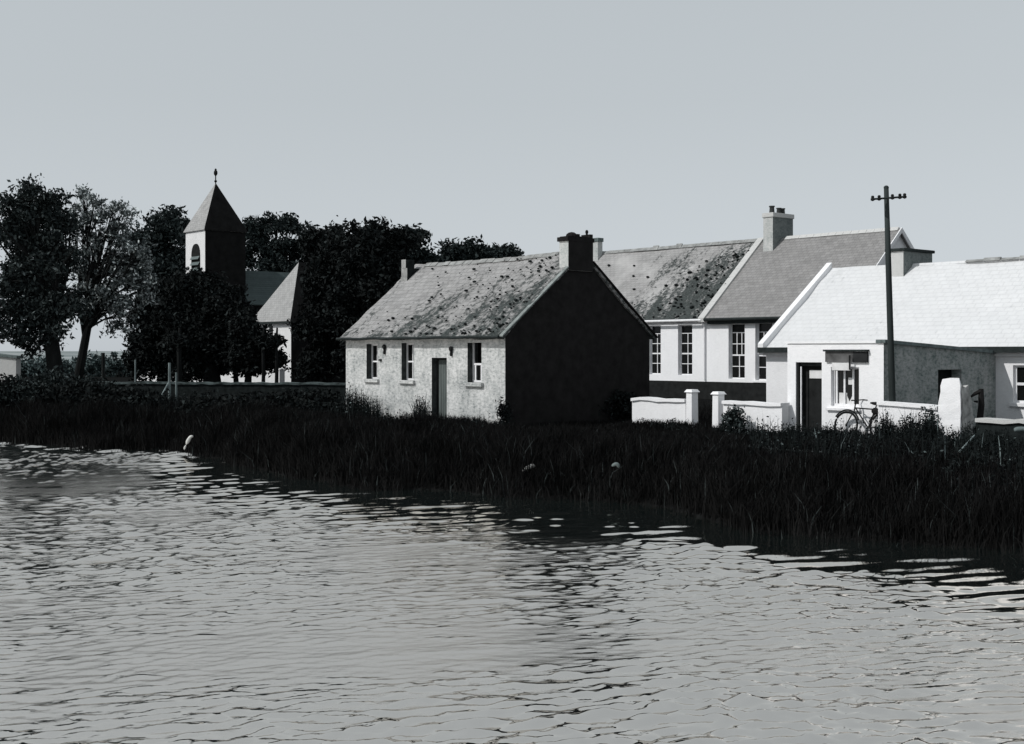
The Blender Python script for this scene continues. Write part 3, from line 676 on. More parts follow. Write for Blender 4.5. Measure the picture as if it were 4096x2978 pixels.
lw.add([(p,-.02,q) for p, q in pts]+[(p,.3,q) for p, q in pts], [tuple(range(len(pts)))]+[(i,(i+1)%len(pts),(i+1)%len(pts)+len(pts),i+len(pts)) for i in range(len(pts))])
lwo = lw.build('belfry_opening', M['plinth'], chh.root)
lo = MB()
for k in range(4):
    zc = z0+.12+(z1-z0)*k/4
    lo.add([(xa+.05,-.16,zc),(xb-.05,-.16,zc),(xb-.05,-.03,zc+.2),(xa+.05,-.03,zc+.2),(xa+.05,-.16,zc-.05),(xb-.05,-.16,zc-.05),(xb-.05,-.03,zc+.15),(xa+.05,-.03,zc+.15)], [(0,1,2,3),(7,6,5,4),(4,5,1,0)])
lo.build('louvre', M['cap'], lwo)
# nave
NE, NR = 6.2, EYE+(HY-1086)/F*105
nv = MB(); nx0, nx1, ny0, ny1 = -.6, 3.8, 3.52, 20
nv.add([(nx1,ny0,-1),(nx1,ny1,-1),(nx1,ny1,NE),(nx1,ny0,NE)], [(0,1,2,3)], 1); nv.add([(nx0,ny0,-1),(nx0,ny1,-1),(nx0,ny1,NE),(nx0,ny0,NE)], [(0,3,2,1)])
nv.add([(nx0,ny0,-1),(nx1,ny0,-1),(nx1,ny0,NE),(1.6,ny0,NR-.05),(nx0,ny0,NE)], [(0,1,2,3,4)], 1)
nv.build('nave', [M['church_wall'], M['church_shade']], chh.root)
nr = MB(); e = .15
for xs_, flip in ((nx1+e, 0), (nx0-e, 1)):
    ze = NE-.12
    v8 = [(xs_,ny0-e,ze),(xs_,ny1,ze),(1.6,ny1,NR),(1.6,ny0-e,NR)]; v8 += [(a,b,c-.12) for a,b,c in v8]
    nr.add(v8, [(0,1,2,3) if not flip else (3,2,1,0), (7,6,5,4) if not flip else (4,5,6,7), (0,4,5,1), (3,7,4,0), (1,5,6,2)])
nr.build('nave_roof', M['church_dark_roof'], chh.root)
# hipped chancel block nearer the road
lx1 = 13.58; ly0 = 1.32; lx0 = lx1-5.4; HE = EYE+(HY-1283)/F*93.5; HR = EYE+(HY-1045)/F*95.2; ly1 = 10.5
hb = MB()
lan = (lx1-3.05, lx1-2.5, 1.2, HE-.35)
holed(hb, lx0, lx1, -1, HE, [lan], ly0, .3)
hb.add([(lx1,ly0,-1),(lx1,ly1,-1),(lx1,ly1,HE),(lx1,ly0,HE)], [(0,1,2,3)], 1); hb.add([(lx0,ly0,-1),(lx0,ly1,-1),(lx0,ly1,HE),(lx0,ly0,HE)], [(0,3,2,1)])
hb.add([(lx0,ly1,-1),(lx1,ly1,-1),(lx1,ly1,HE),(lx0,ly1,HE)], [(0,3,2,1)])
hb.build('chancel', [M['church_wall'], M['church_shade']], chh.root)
MB().box(lan[0]+.02, lan[1]-.02, ly0+.2, ly0+.24, lan[2], lan[3]-.02).build('lancet_window', M['glass'], chh.root)
hm = (lx0+lx1)/2; e = .2; yA = ly0+2.3; yB = ly1-2.3
hr = MB(); vs = [(lx0-e,ly0-e,HE-.1),(lx1+e,ly0-e,HE-.1),(lx1+e,ly1+e,HE-.1),(lx0-e,ly1+e,HE-.1),(hm,yA,HR),(hm,yB,HR)]
hr.add(vs, [(0,1,4),(2,3,5),(3,0,4,5),(3,2,1,0)], 0); hr.add(vs, [(1,2,5,4)], 1)
hr.build('chancel_roof', [M['church_roof'], M['church_shade']], chh.root)
MB().box(lx0-e, lx1+e, ly0-e-.1, ly0-e-.005, HE-.22, HE-.06).build('gutter', M['gutter'], chh.root)

# ------------------------------------------------------------------ walls, pillars and posts
def vline(px, v):
    k = (px-CX)/F; D = v/(VX*k+VY); return k*D, D
def wall_piece(name, pa, pb, v, th, za, zb, mat, capmat, label, cat='wall', group=None, seed=1, rough=.03, seg=.35, z0=-.3, capt=.09, ends=None):
    (xa, ya), (xb, yb) = (ends[0][:2], ends[1][:2]) if ends else (vline(pa, v), vline(pb, v)); L = math.hypot(xb-xa, yb-ya)
    o = tag(empty(name, (xa, ya, 0), math.atan2(yb-ya, xb-xa)), label, cat, group); r = random.Random(seed); n = max(2, int(L/seg)); mb = MB()
    zt = [za+(zb-za)*i/n+rough*(r.random()-.5)*2 for i in range(n+1)]; vs = []; fs = []
    for i in range(n+1):
        x = L*i/n; jj = rough*.5*(r.random()-.5)
        vs += [(x,jj,z0),(x,jj,zt[i]),(x,th+jj,zt[i]),(x,th+jj,z0)]
    for i in range(n):
        a = i*4; fs += [(a,a+4,a+5,a+1),(a+1,a+5,a+6,a+2),(a+2,a+6,a+7,a+3)]
    fs += [(0,1,2,3),(n*4+3,n*4+2,n*4+1,n*4)]
    mb.add(vs, fs).build('wall_body', mat, o)
    if capmat:
        c = MB(); vs = []; fs = []
        for i in range(n+1):
            x = L*i/n; vs += [(x,-.06,zt[i]+.002),(x,-.06,zt[i]+capt),(x,th+.06,zt[i]+capt),(x,th+.06,zt[i]+.002)]
        for i in range(n):
            a = i*4; fs += [(a,a+4,a+5,a+1),(a+1,a+5,a+6,a+2),(a+2,a+6,a+7,a+3),(a+3,a+7,a+4,a)]
        fs += [(0,1,2,3),(n*4+3,n*4+2,n*4+1,n*4)]
        c.add(vs, fs).build('coping', capmat, o)
    return o
wall_piece('garden_wall', 2528, 2743, 28.6, .28, .80, .80, M['white'], M['white'], 'low white garden wall between the cottage gable and the gate', group='white garden walls')
wall_piece('garden_wall', 2892, 3128, 28.6, .28, .82, .80, M['white'], M['white'], 'low white garden wall between the gate and the shop, half behind a shrub', group='white garden walls', seed=4)
wall_piece('garden_wall', 3512, 3752, 28.6, .28, .92, .84, M['white'], M['white'], 'low white garden wall under the utility pole with weeds before it', group='white garden walls', seed=5)
def pillar(px, v, w, d, h, mats, label, group=None, cap=True, name='gate_pillar'):
    x, y = vline(px, v); o = tag(empty(name, (x, y, 0), ROT), label, 'pillar', group)
    mb = MB(); mb.taper(0, w, 0, d, -.3, h, .012); mb.build('shaft', mats, o, bevel=.015)
    if cap: MB().taper(-.03, w+.03, -.03, d+.03, h+.002, h+.08, .05).build('cap', mats, o)
    return o
pillar(2742, 28.55, .24, .3, 1.1, [M['white']], 'white gate pillar at the end of the wall beside the cottage', 'white gate pillars')
pillar(2847, 28.55, .24, .3, 1.06, [M['white']], 'white gate pillar beside the shrub, nearer the shop', 'white gate pillars')
# tall limewashed pillar with a rubble flank
x, y = vline(3757, 28.3); o = tag(empty('wall_pillar', (x, y, 0), ROT), 'tall ragged white pillar with a bare grey stone flank', 'pillar')
r = random.Random(6); mb = MB(); n = 9; z = -.3
prof = [(-.03,.55),(-.02,.56),(.0,.56),(-.05,.56),(.0,.57),(.02,.56),(.06,.56),(.07,.55),(.1,.52)]
def ragged(x0, x1, y0, y1, zs, jit, seed, topcut=None):
    r_ = random.Random(seed); m_ = MB(); vs = []; fs = []
    for k, z_ in enumerate(zs):
        a_, b_, c_, d_ = x0, x1, y0, y1
        if topcut: a_, b_, c_, d_ = topcut(k, a_, b_, c_, d_)
        q_ = [(a_,c_),((a_+b_)/2,c_),(b_,c_),(b_,(c_+d_)/2),(b_,d_),((a_+b_)/2,d_),(a_,d_),(a_,(c_+d_)/2)]
        vs += [(p_+jit*(r_.random()-.5), w_+jit*.6*(r_.random()-.5), z_+(jit*1.5*(r_.random()-.5) if k else 0)) for p_, w_ in q_]
    for k in range(len(zs)-1):
        for m2 in range(8): fs.append((k*8+m2, k*8+(m2+1)%8, k*8+8+(m2+1)%8, k*8+8+m2))
    t0 = (len(zs)-1)*8; fs.append(tuple(range(t0, t0+8))); m_.add(vs, fs); return m_
zs_ = [-.3+1.93*k/12 for k in range(13)]
ragged(-.04, .55, 0, .05, zs_, .03, 3, lambda k, a_, b_, c_, d_: (a_+(.02 if k > 7 else 0)+(.05 if k > 9 else 0)+(.05 if k == 12 else 0), b_-(.04 if k == 12 else 0), c_, d_)).build('white_face', M['white'], o)
ragged(.03, .54, .09, .6, [-.3+1.75*k/11 for k in range(12)], .06, 4, lambda k, a_, b_, c_, d_: (a_, b_, c_, d_-.03*max(0, k-6))).build('stone_flank', M['stone'], o)
wall_piece('roadside_wall', 3905, 4330, 27.6, .4, .66, .66, M['stone_dark'], M['coping'], 'low dark wall with a pale top at the right edge beside the white pillar', seed=9)
# weathered gate post with a bent dark rail leaning by the pillar
P = at(3925, 1700, 31.4); gz = float(ground_z(P.x, P.y))
g = tag(empty('gate_post', (P.x, P.y, 0)), 'dark weathered gate post with a broken rail hanging beside the white pillar', 'post')
q = lambda px, py: at(px, py, 31.4)-Vector((P.x, P.y, 0))
MB().tube([q(3905,1790),q(3918,1690),q(3925,1620),q(3924,1556)], [.085,.08,.075,.06], 7).build('post', M['tar'], g)
MB().tube([q(3924,1565),q(3900,1576),q(3884,1588)], [.06,.045,.025], 6).tube([q(3910,1608),q(3896,1606)], [.035,.02], 6).build('rail_stub', M['tar'], g)
# churchyard walls
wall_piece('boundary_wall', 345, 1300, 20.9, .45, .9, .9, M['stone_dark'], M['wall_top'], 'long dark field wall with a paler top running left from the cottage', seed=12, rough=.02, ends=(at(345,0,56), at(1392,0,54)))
wall_piece('churchyard_wall', 548, 1118, 44.5, .4, 1.15, 1.15, M['church_wall'], None, 'white churchyard wall glimpsed between the tree trunks', seed=14, rough=.03)
x, y = at(-60, 0, 64).x, 64
o = tag(empty('pasture_wall', (x, y, 0), math.radians(-12)), 'pale rendered wall with a sloping top at the far left edge', 'wall')
MB().add([(-8,0,-.3),(1.7,0,-.3),(1.7,0,1.95),(-8,0,2.9),(-8,.4,-.3),(1.7,.4,-.3),(1.7,.4,1.95),(-8,.4,2.9)], [(0,1,2,3),(7,6,5,4),(1,5,6,2),(3,2,6,7)]).build('wall_body', M['coping'], o)
MB().add([(-8,-.08,2.91),(1.78,-.08,1.955),(1.78,.48,1.955),(-8,.48,2.91),(-8,-.08,3.03),(1.78,-.08,2.08),(1.78,.48,2.08),(-8,.48,3.03)], [(0,3,2,1),(4,5,6,7),(0,1,5,4),(1,2,6,5),(2,3,7,6)]).build('coping', M['cap'], o)
def post(name, px, y0, y1, D, rad, mat, label, lean=0, group=None, brace=None):
    a = at(px, y0, D); b = at(px+lean, y1, D); z = float(ground_z(a.x, a.y))
    o = tag(empty(name, (a.x, a.y, 0)), label, 'post', group)
    MB().tube([(0,0,min(z-.2, a.z)),(b.x-a.x,0,b.z)], [rad, rad*.85], 8).build('shaft', mat, o)
    if brace:
        p, q_ = at(brace[0], brace[1], D-.3), at(brace[2], brace[3], D)
        MB().tube([p-Vector((a.x,a.y,0)), q_-Vector((a.x,a.y,0))], rad*.6, 6).build('brace', mat, o)
    return o
post('fence_post', 413, 1525, 1412, 66, .1, M['wood_dark'], 'dark upright post standing in the gap between the trees', group='fence posts')
post('fence_post', 678, 1585, 1452, 51, .06, M['pale_wood'], 'pale post with a slanting brace before the dark trees', group='fence posts', brace=(647, 1583, 674, 1533))
post('fence_post', 705, 1583, 1490, 51, .045, M['pale_wood'], 'short pale post just right of the braced post', group='fence posts')
post('fence_post', 541, 1530, 1440, 56, .035, M['pale_wood'], 'thin pale stake left of the braced post', group='fence posts')

# ------------------------------------------------------------------ utility pole
px_ = vline(3574, 28.98)
up = tag(empty('utility_pole', (px_[0], px_[1], 0)), 'dark wooden utility pole with one crossarm, leaning slightly beside the shop', 'utility pole')
D_ = px_[1]; tp = at(3545, 755, D_)-Vector((px_[0], px_[1], 0))
ln = lambda z: Vector((tp.x*z/tp.z, 0, z))
MB().tube([ln(-.4), ln(2), ln(4.5), ln(tp.z)], [.088,.084,.075,.062], 12).build('pole', M['pole'], up, smooth=True)
zc = (at(3550, 795, D_)).z; ar = at(3625, 786, D_)-at(3478, 801, D_)
cdir = Vector((ar.x, .25, ar.z)); c0 = ln(zc)+Vector((0,-.1,0))
am = MB(); am.tube([c0-cdir*.47, c0+cdir*.53], .028, 6); arm = am.build('crossarm', M['pole'], up)
MB().ball(tuple(ln(tp.z+.02)), .07, .07, .06).build('pole_cap', M['pole'], up)
for f_ in (-.44, -.25, .14, .36, .5):
    p = c0+cdir*f_
    MB().lathe((p.x, p.y, p.z-.05), [(.012,0),(.05,.02),(.055,.06),(.035,.08),(.045,.1),(.03,.135),(.01,.14)], 10).build('insulator', M['metal_black'], arm)

# ------------------------------------------------------------------ bicycle leaning on the shop front
bx, by = vline(3452, 28.62)
bk = tag(empty('bicycle', (bx, by, 0), ROT), 'old black bicycle leaning on the shop front by the window', 'bicycle')
lean = lambda x, z, y=0.0: (x, y+.16*z, z+.02)
R = .35; Z0 = .34
rear = (.52, R); fr = (-.55, R); bb = (.12, .3); sd = (.3, .86); hd = (-.33, .82)
for (wx_, wz_) in (fr, rear):
    w = MB().ring(lean(wx_, wz_), (1,0,0), (0,.16,1), R-.03, .013, 32, 6).lathe(lean(wx_, wz_), [(.02,-.03),(.02,.03)], 8).build('wheel', M['metal_black'], bk)
    MB().ring(lean(wx_, wz_), (1,0,0), (0,.16,1), R-.005, .021, 32, 6).build('tyre', M['rubber'], w)
    sp_ = MB()
    for k in range(12):
        a = math.pi*2*k/12; sp_.tube([lean(wx_, wz_), lean(wx_+(R-.03)*math.cos(a), wz_+(R-.03)*math.sin(a))], .003, 4)
    sp_.build('spokes', M['metal_black'], w)
frm = MB()
for a, b in ((bb, sd), (bb, hd), ((.27,.78), (-.335,.8)), (bb, rear), (rear, (.27,.78))): frm.tube([lean(*a), lean(*b)], .018, 7)
frm.tube([lean(-.32,.92), lean(-.345,.7), lean(-.42,.6), lean(*fr)], .018, 7)
frm.build('frame', M['metal_black'], bk)
st = MB(); n = 8
st.ball((.3,.16*.95,.95), .15, .09, .045).ball((.2,.16*.95,.96), .1, .04, .03).tube([lean(.3,.86), lean(.3,.94)], .014, 6)
st.build('saddle', M['rubber'], bk)
hb_ = MB(); hz = .98
hb_.tube([lean(-.32,.9), lean(-.33,hz)], .014, 6).tube([(-.1,.16*hz-.3,hz+.04),(-.25,.16*hz-.28,hz+.05),(-.36,.16*hz-.14,hz+.03),(-.36,.16*hz+.12,hz+.03),(-.25,.16*hz+.22,hz+.05),(-.12,.16*hz+.23,hz+.04)], .014, 7)
hb_.build('handlebar', M['metal_black'], bk)
for c_, a0, a1 in ((rear, .3, 2.9), (fr, .4, 2.6)):
    MB().ring(lean(*c_), (1,0,0), (0,.16,1), R+.045, .022, 16, 5, a0, a1).build('mudguard', M['metal_black'], bk)
MB().ball(lean(.32,.74,-.05), .12, .06, .09).build('saddlebag', M['rubber'], bk)

# ------------------------------------------------------------------ foliage
def quads(P, size, rn, squash=.75, up=0.0):
    n = len(P); a = rn.normal(size=(n,3)); a /= np.linalg.norm(a, axis=1)[:,None]
    b = rn.normal(size=(n,3)); b -= a*(a*b).sum(1)[:,None]; b /= np.linalg.norm(b, axis=1)[:,None]
    s = size*rn.uniform(.55, 1.3, n)[:,None]
    V = np.stack([P-a*s, P-b*s*squash*.6+a*s*.1, P+a*s, P+b*s*squash*.6+a*s*.1], 1).reshape(-1,3)
    return V, np.arange(n*4).reshape(n,4)
def crown_points(blobs, n, rn, clump=.5, shell_=.55, nclump=60):
    """leaf positions: clumps spread through ellipsoids (centre, radii, weight)"""
    out = []; tw = sum(b[2] for b in blobs)
    for c, r_, w in blobs:
        m = max(20, int(n*w/tw)); k = max(6, int(nclump*w/tw))
        d = rn.normal(size=(k,3)); d /= np.linalg.norm(d, axis=1)[:,None]
        rad = (shell_+(1-shell_)*rn.random(k))[:,None]
        C = np.array(c)+d*rad*np.array(r_)*.95
        i = rn.integers(0, k, m); cs = clump*rn.uniform(.5, 1.3, k)
        out.append(C[i]+np.clip(rn.normal(size=(m,3)),-1.7,1.7)*cs[i][:,None]*np.array([1,1,.7]))
    return np.concatenate(out)
def tree(name, label, cat, D, blobs, trunk, n, size, mat, clump=.5, nclump=70, shell_=.5, group=None, seed=1, limbs=True, depth=.8):
    """blobs: (px, py, rx px, ry px[, weight]) at distance D; trunk: (px, py base, radius m, px top, py top)"""
    rn = np.random.default_rng(seed); s = D/F
    base = at(trunk[0], trunk[1], D); gz = float(ground_z(base.x, base.y)); O = Vector((base.x, D, 0))
    root = tag(empty(name, O), label, cat, group)
    B = []
    for k, b in enumerate(blobs):
        c = at(b[0], b[1], D+(rn.random()-.5)*b[2]*s*.7)-O
        B.append((tuple(c), (b[2]*s, max(b[2], b[3])*s*depth, b[3]*s), b[4] if len(b) > 4 else b[2]*b[3]))
    for c, r_, w in list(B):            # lobes budding from each mass, so the outline stays uneven
        for _ in range(3):
            a_ = rn.random()*2*math.pi; f_ = .2+.2*rn.random(); q_ = (c[0]+math.cos(a_)*r_[0], c[1]+(rn.random()-.7)*r_[1], c[2]+math.sin(a_)*r_[2])
            B.append((q_, (r_[0]*f_*1.3, r_[1]*f_, r_[2]*f_), w*f_*f_*1.3))
    P = crown_points(B, n, rn, clump, shell_, nclump)
    P = P[P[:,2] > gz+.25]
    V, Fq = quads(P, size, rn)
    link('crown', np_mesh('crown', V, Fq), mat, root)
    mb = MB(); top = at(trunk[3], trunk[4], D)-O; r0 = trunk[2]
    mid = top*.5+Vector((rn.normal()*.15, 0, 0))
    mb.tube([(0,0,gz-.3),(0,0,gz+.2),tuple(mid),tuple(top)], [r0*1.3, r0, r0*.75, r0*.4], 9)
    if limbs:
        for c, r_, w in B:
            c = Vector(c); f = .35+.4*rn.random(); st_ = top*f; e = c+Vector((rn.normal()*.2, rn.normal()*.4, r_[2]*.4)); m = st_.lerp(e, .5)+Vector((rn.normal()*.25, rn.normal()*.25, .2))
            mb.tube([st_, m, e], [r0*.34, r0*.2, r0*.05], 6)
            for _ in range(3):
                e2 = c+Vector((rn.normal()*r_[0]*.5, rn.normal()*r_[1]*.4, rn.normal()*r_[2]*.5)); mb.tube([m, m.lerp(e2,.55)+Vector((0,0,.15)), e2], [r0*.13, r0*.08, r0*.02], 5)
    mb.build('trunk', M['bark'], root)
    return root
tree('broadleaf_tree', 'big dark broadleaf tree at the far left with a flat bushy top', 'tree', 60,
     [(85,850,75,70),(160,810,95,65),(225,850,70,70),(70,970,80,90),(180,950,110,110),(120,1090,130,100),(230,1080,80,110),(60,1230,110,90),(190,1240,120,100),(120,1340,130,80),(270,1210,60,70),(40,1120,60,70)],
     (235,1600,.4,180,950), 24000, .12, M['leaf'], .27, 260, .3, seed=2)
tree('broadleaf_tree', 'open-crowned tree with sky showing through, right of the big dark tree', 'tree', 63,
     [(350,810,75,45),(400,850,70,55),(300,900,45,60),(430,930,90,60),(500,890,55,70),(350,1010,70,60),(470,1040,85,70),(420,1150,90,65),(530,1120,50,80),(400,1230,90,60),(490,1240,70,50),(545,1000,50,60),(590,1060,40,60),(575,1190,45,60),(330,1130,45,70),(470,1300,70,35,2000)],
     (300,1590,.24,400,930), 10500, .105, M['leaf_light'], .19, 250, .3, seed=3)
tree('broadleaf_tree', 'dark bushy tree just left of the church tower', 'tree', 112,
     [(590,960,60,70),(640,910,50,60),(690,900,55,50),(725,950,50,70),(650,1020,90,90),(720,1060,60,90),(620,1120,70,90),(560,1050,50,90)], (660,1530,.4,660,950), 18000, .22, M['leaf_far'], .5, 110, .35, seed=4)
tree('broadleaf_tree', 'leafy tree with pale gaps just right of the spire', 'tree', 118,
     [(1010,930,50,45),(1075,920,60,55),(1140,925,60,50),(1190,960,60,50),(1060,1000,80,60),(1150,1020,80,60),(1000,1010,50,60),(1110,1080,110,50)], (1090,1530,.4,1090,960), 10000, .22, M['leaf_far'], .42, 100, .35, seed=5)
tree('broadleaf_tree', 'broad dark tree behind the church chancel', 'tree', 116,
     [(1262,985,52,50),(1320,962,70,48),(1290,1080,80,100),(1370,1060,80,100),(1300,1200,80,100),(1390,1180,70,120),(1250,1160,40,90)], (1300,1530,.5,1310,1050), 30000, .22, M['yew'], .46, 170, .3, seed=6)
tree('broadleaf_tree', 'tall dark round-topped tree behind the left end of the cottage', 'tree', 82,
     [(1420,960,80,50),(1500,955,90,55),(1580,965,80,55),(1450,1070,110,100),(1550,1080,110,100),(1450,1230,110,110),(1530,1250,90,110),(1420,1380,90,110)], (1480,1550,.5,1490,1040), 34000, .18, M['yew'], .46, 170, .3, seed=7)
tree('broadleaf_tree', 'dark tree with a knobbly edge above the ruined small chimney', 'tree', 88,
     [(1640,975,55,40),(1670,1030,50,60),(1620,1060,70,70),(1655,1110,70,70),(1690,1065,30,40)], (1640,1545,.4,1640,1050), 12000, .19, M['leaf_far'], .45, 80, .35, seed=8)
tree('broadleaf_tree', 'small dark tree showing above the cottage ridge', 'tree', 96,
     [(1760,1065,45,30),(1820,1030,60,38),(1880,1010,55,35),(1840,1080,110,50)], (1840,1540,.35,1840,1060), 9000, .2, M['leaf_far'], .42, 80, .35, group='trees above the cottage ridge', seed=9)
tree('broadleaf_tree', 'low dark treetop near the cottage chimney', 'tree', 99,
     [(1935,1025,45,32),(1990,1030,50,28),(2045,1030,35,25),(1990,1075,80,40)], (1985,1540,.35,1985,1060), 8000, .2, M['leaf_far'], .42, 80, .35, group='trees above the cottage ridge', seed=10)
yl = [('dense dark yew left of the tower foot', 77, [(600,1290,70,90),(640,1180,70,80),(600,1400,75,70),(680,1400,70,85),(680,1270,70,110),(575,1450,45,45),(640,1470,80,40)], (655,1568,.4,650,1250)),
      ('dense dark yew hiding the foot of the tower', 74, [(760,1170,75,60),(830,1190,85,70),(740,1300,90,110),(830,1330,90,110),(760,1430,90,70),(840,1440,80,60),(700,1170,50,70)], (850,1572,.55,810,1250)),
      ('dark yew right of the tower, before the nave', 74, [(915,1195,52,62),(960,1275,45,50),(920,1320,80,100),(975,1360,50,75),(930,1430,75,50),(870,1230,60,90)], (946,1572,.16,945,1250)),
      ('smaller dark tree with a lobed edge before the white chancel wall', 72, [(975,1310,26,42),(990,1370,28,42),(985,1425,42,40),(1040,1455,24,14),(1098,1440,16,11,500),(1015,1462,40,15),(1035,1335,13,9,300),(1052,1395,12,8,250)], (990,1575,.22,1030,1330))]
for k, (lab, D_, bl, tr) in enumerate(yl):
    tree('yew_tree', lab, 'tree', D_, bl, tr, 30000 if k < 3 else 14000, .15, M['yew'], .36, 150 if k < 3 else 60, .2, group='yews before the church', seed=20+k)
tree('yew_tree', 'dense dark tree filling the gap between the chancel and the cottage', 'tree', 84,
     [(1285,1170,66,100),(1300,1300,80,110),(1370,1230,70,120),(1265,1430,55,70),(1350,1420,80,80),(1330,1080,60,70)], (1310,1555,.35,1315,1150), 26000, .17, M['yew'], .4, 150, .25, group='yews before the church', seed=31)
for k, (px2, w_, lab) in enumerate(((1052, .1, 'bare young trunk left of the chancel corner'), (1105, .1, 'bare young trunk right before the chancel wall'), (716, .14, 'bare trunk right of the pale posts'))):
    a = at(px2, 1575, 71); o = tag(empty('tree_trunk', (a.x, a.y, 0)), lab, 'tree trunk', 'bare trunks before the church')
    MB().tube([(0,0,-.3),(.03,0,1.2),(.0,0,2.6),(.05,.0,3.6)], [w_*1.2, w_, w_*.9, w_*.5], 8).build('trunk', M['bark'], o)
    rn = np.random.default_rng(40+k); V, Fq = quads(crown_points([((0,0,2.9),(.38,.4,.4),1)], 380, rn, .16, .3, 12), .13, rn); link('crown', np_mesh('crown', V, Fq), M['yew'], o)

def bush(name, label, cat, loc, rad, n, size, mat, seed, group=None, clump=.14, stems=True, nclump=40):
    rn = np.random.default_rng(seed); o = tag(empty(name, loc), label, cat, group)
    V, Fq = quads(crown_points([((0,0,rad[2]*.9), rad, 1)], n, rn, clump, .3, nclump), size, rn); link('foliage', np_mesh('foliage', V, Fq), mat, o)
    mb = MB()
    for k in range(6): a = rn.random()*6.28; mb.tube([(0,0,-.2),(math.cos(a)*rad[0]*.5, math.sin(a)*rad[1]*.5, rad[2]*1.3)], [.02,.008], 5)
    mb.build('stem', M['bark'], o); return o
x, y = vline(2938, 28.1); bush('shrub', 'leafy shrub growing against the white wall between gate and shop', 'shrub', (x, y, -.05), (.36,.3,.52), 1500, .055, M['shrub'], 51, clump=.1)
x, y = vline(3722, 28.2); bush('shrub', 'tall thin weed bush just left of the ragged white pillar', 'shrub', (x, y, -.1), (.14,.14,.55), 700, .05, M['shrub'], 52, clump=.09)
x, y = vline(2480, 29.5); bush('shrub', 'dark bush in the corner of the cottage gable and the garden wall', 'shrub', (x, y, -.1), (.9,.6,.62), 4500, .07, M['yew'], 53, clump=.16)
x, y = vline(2018, 24.6); bush('shrub', 'straggly shrub at the right front corner of the cottage', 'shrub', (x, y, -.05), (.2,.2,.55), 700, .05, M['weed'], 54, clump=.1)
a = at(470, 1480, 120); 
hd_ = tag(empty('hedge', (a.x, a.y, 0)), 'hazy grey hedge far off in the gap between the trees', 'hedge')
rn = np.random.default_rng(61); V, Fq = quads(crown_points([((dx, 0, .9+.3*math.sin(dx)), (3.2,2.0,1.2), 1) for dx in (-9,-6,-3,0,3,6)], 9000, rn, .35, .2, 200), .2, rn); link('foliage', np_mesh('foliage', V, Fq), M['hedge'], hd_)
# far hill, pale against the sky
def hill_z(X, Y): return 2.6*np.exp(-((X+130)/130)**2)*np.exp(-((Y-420)/110)**2)*1.0+ -.4 + 1.2*vnoise(X*.01, Y*.01, 4)*np.clip((Y-250)/100,0,1)
tag(sheet('hill', axis([(-420,260,12)]), axis([(240,640,12)]), hill_z, M['pasture']), kind='structure')
# low bushes on the near bank at the left
rn = np.random.default_rng(70)
for k, (px2, D_, h_, w_, lab) in enumerate(((40, 52.5, 1.15, 2.0, 'dark bank bush at the far left edge below the big tree'), (190, 52, 1.35, 2.2, 'rounded dark bank bush below the big tree trunk'), (345, 51, .95, 1.8, 'low dark bank bush below the open-crowned tree'), (500, 49.5, .75, 1.7, 'low dark bank bush below the gap in the trees'), (880, 46, .62, 2.0, 'low dark bank bush left of the cottage'), (1180, 45, .75, 2.1, 'dark bank bush close to the cottage left end'))):
    a = at(px2, 1500, D_); bush('bank_bush', lab, 'bush', (a.x, a.y, float(ground_z(a.x, a.y))), (w_, 1.2, h_*.6), 5200, .1, M['yew'] if k != 1 else M['leaf'], 80+k, 'bushes along the left bank', .24, nclump=90)

# grass and weeds: blades on the bank
def blades(P, h, w, lean, rn):
    n = len(P); th = rn.uniform(0, 2*math.pi, n); d = np.stack([np.cos(th), np.sin(th), np.zeros(n)], 1)
    la = rn.uniform(0, 2*math.pi, n); l = np.stack([np.cos(la), np.sin(la), np.zeros(n)], 1)*(lean*rn.random(n)**1.3*h)[:,None]
    up = np.array([0,0,1.0]); w2 = (w/2)[:,None]
    m = P+l*.3+up*(h*.55)[:,None]; tpp = P+l+up*(h*(1-.25*lean*rn.random(n)))[:,None]
    V = np.stack([P-d*w2, P+d*w2, m+d*w2*.75, m-d*w2*.75, tpp+d*w2*.1, tpp-d*w2*.1], 1).reshape(-1,3)
    i = np.arange(n)*6; Fq = np.concatenate([np.stack([i,i+1,i+2,i+3],1), np.stack([i+3,i+2,i+4,i+5],1)])
    return V, Fq
def inside_building(X, Y):
    bad = np.zeros(len(X), bool)
    for h in (cot, shp, wh, sch):
        dx = X-h.O[0]; dy = Y-h.O[1]; lx = dx*UX+dy*UY; ly = dx*VX+dy*VY
        bad |= (lx > -.03) & (lx < h.L+.03) & (ly > -.03) & (ly < h.W+.03)
    return bad
rn = np.random.default_rng(90)
Xs = rn.uniform(-24, 17, 1000000); Ys = rn.uniform(17.5, 58, 1000000)
s_ = shore_s(Xs, Ys); view = np.abs(Xs)/Ys < .46
fade = np.exp(-np.clip((Ys-np.interp(Xs, [-24,-8,0,17],[50,44,38,33]))/5, 0, 9))
ok = ((s_ > .02) | ((s_ > -.75) & (rn.random(len(Xs)) < .2*np.clip(1+s_/.75, 0, 1)*2*vnoise(Xs*1.1, Ys*1.1, 55)))) & view & (rn.random(len(Xs)) < fade) & ~inside_building(Xs, Ys)
X, Y = Xs[ok], Ys[ok]; Z = ground_z(X, Y); s_ = s_[ok]
vv = X*VX+Y*VY; patch = vnoise(X*.8, Y*.8, 21)
h = (.16+.4*patch)*rn.uniform(.5, 1.25, len(X))
h += .3*np.exp(-((s_-1.2)/1.4)**2)*rn.random(len(X))*vnoise(X*1.3, Y*1.3, 77)*1.6           # rank growth by the water
h = np.where((X > 2) & (s_ > 2.2), h*.8, h); h = np.where(vv > 23.2, h*.75, h)
h = np.where((X < -8), h*1.35, h)
V, Fq = blades(np.stack([X, Y, Z-.03], 1), h, rn.uniform(.012,.03,len(X)), .7, rn)
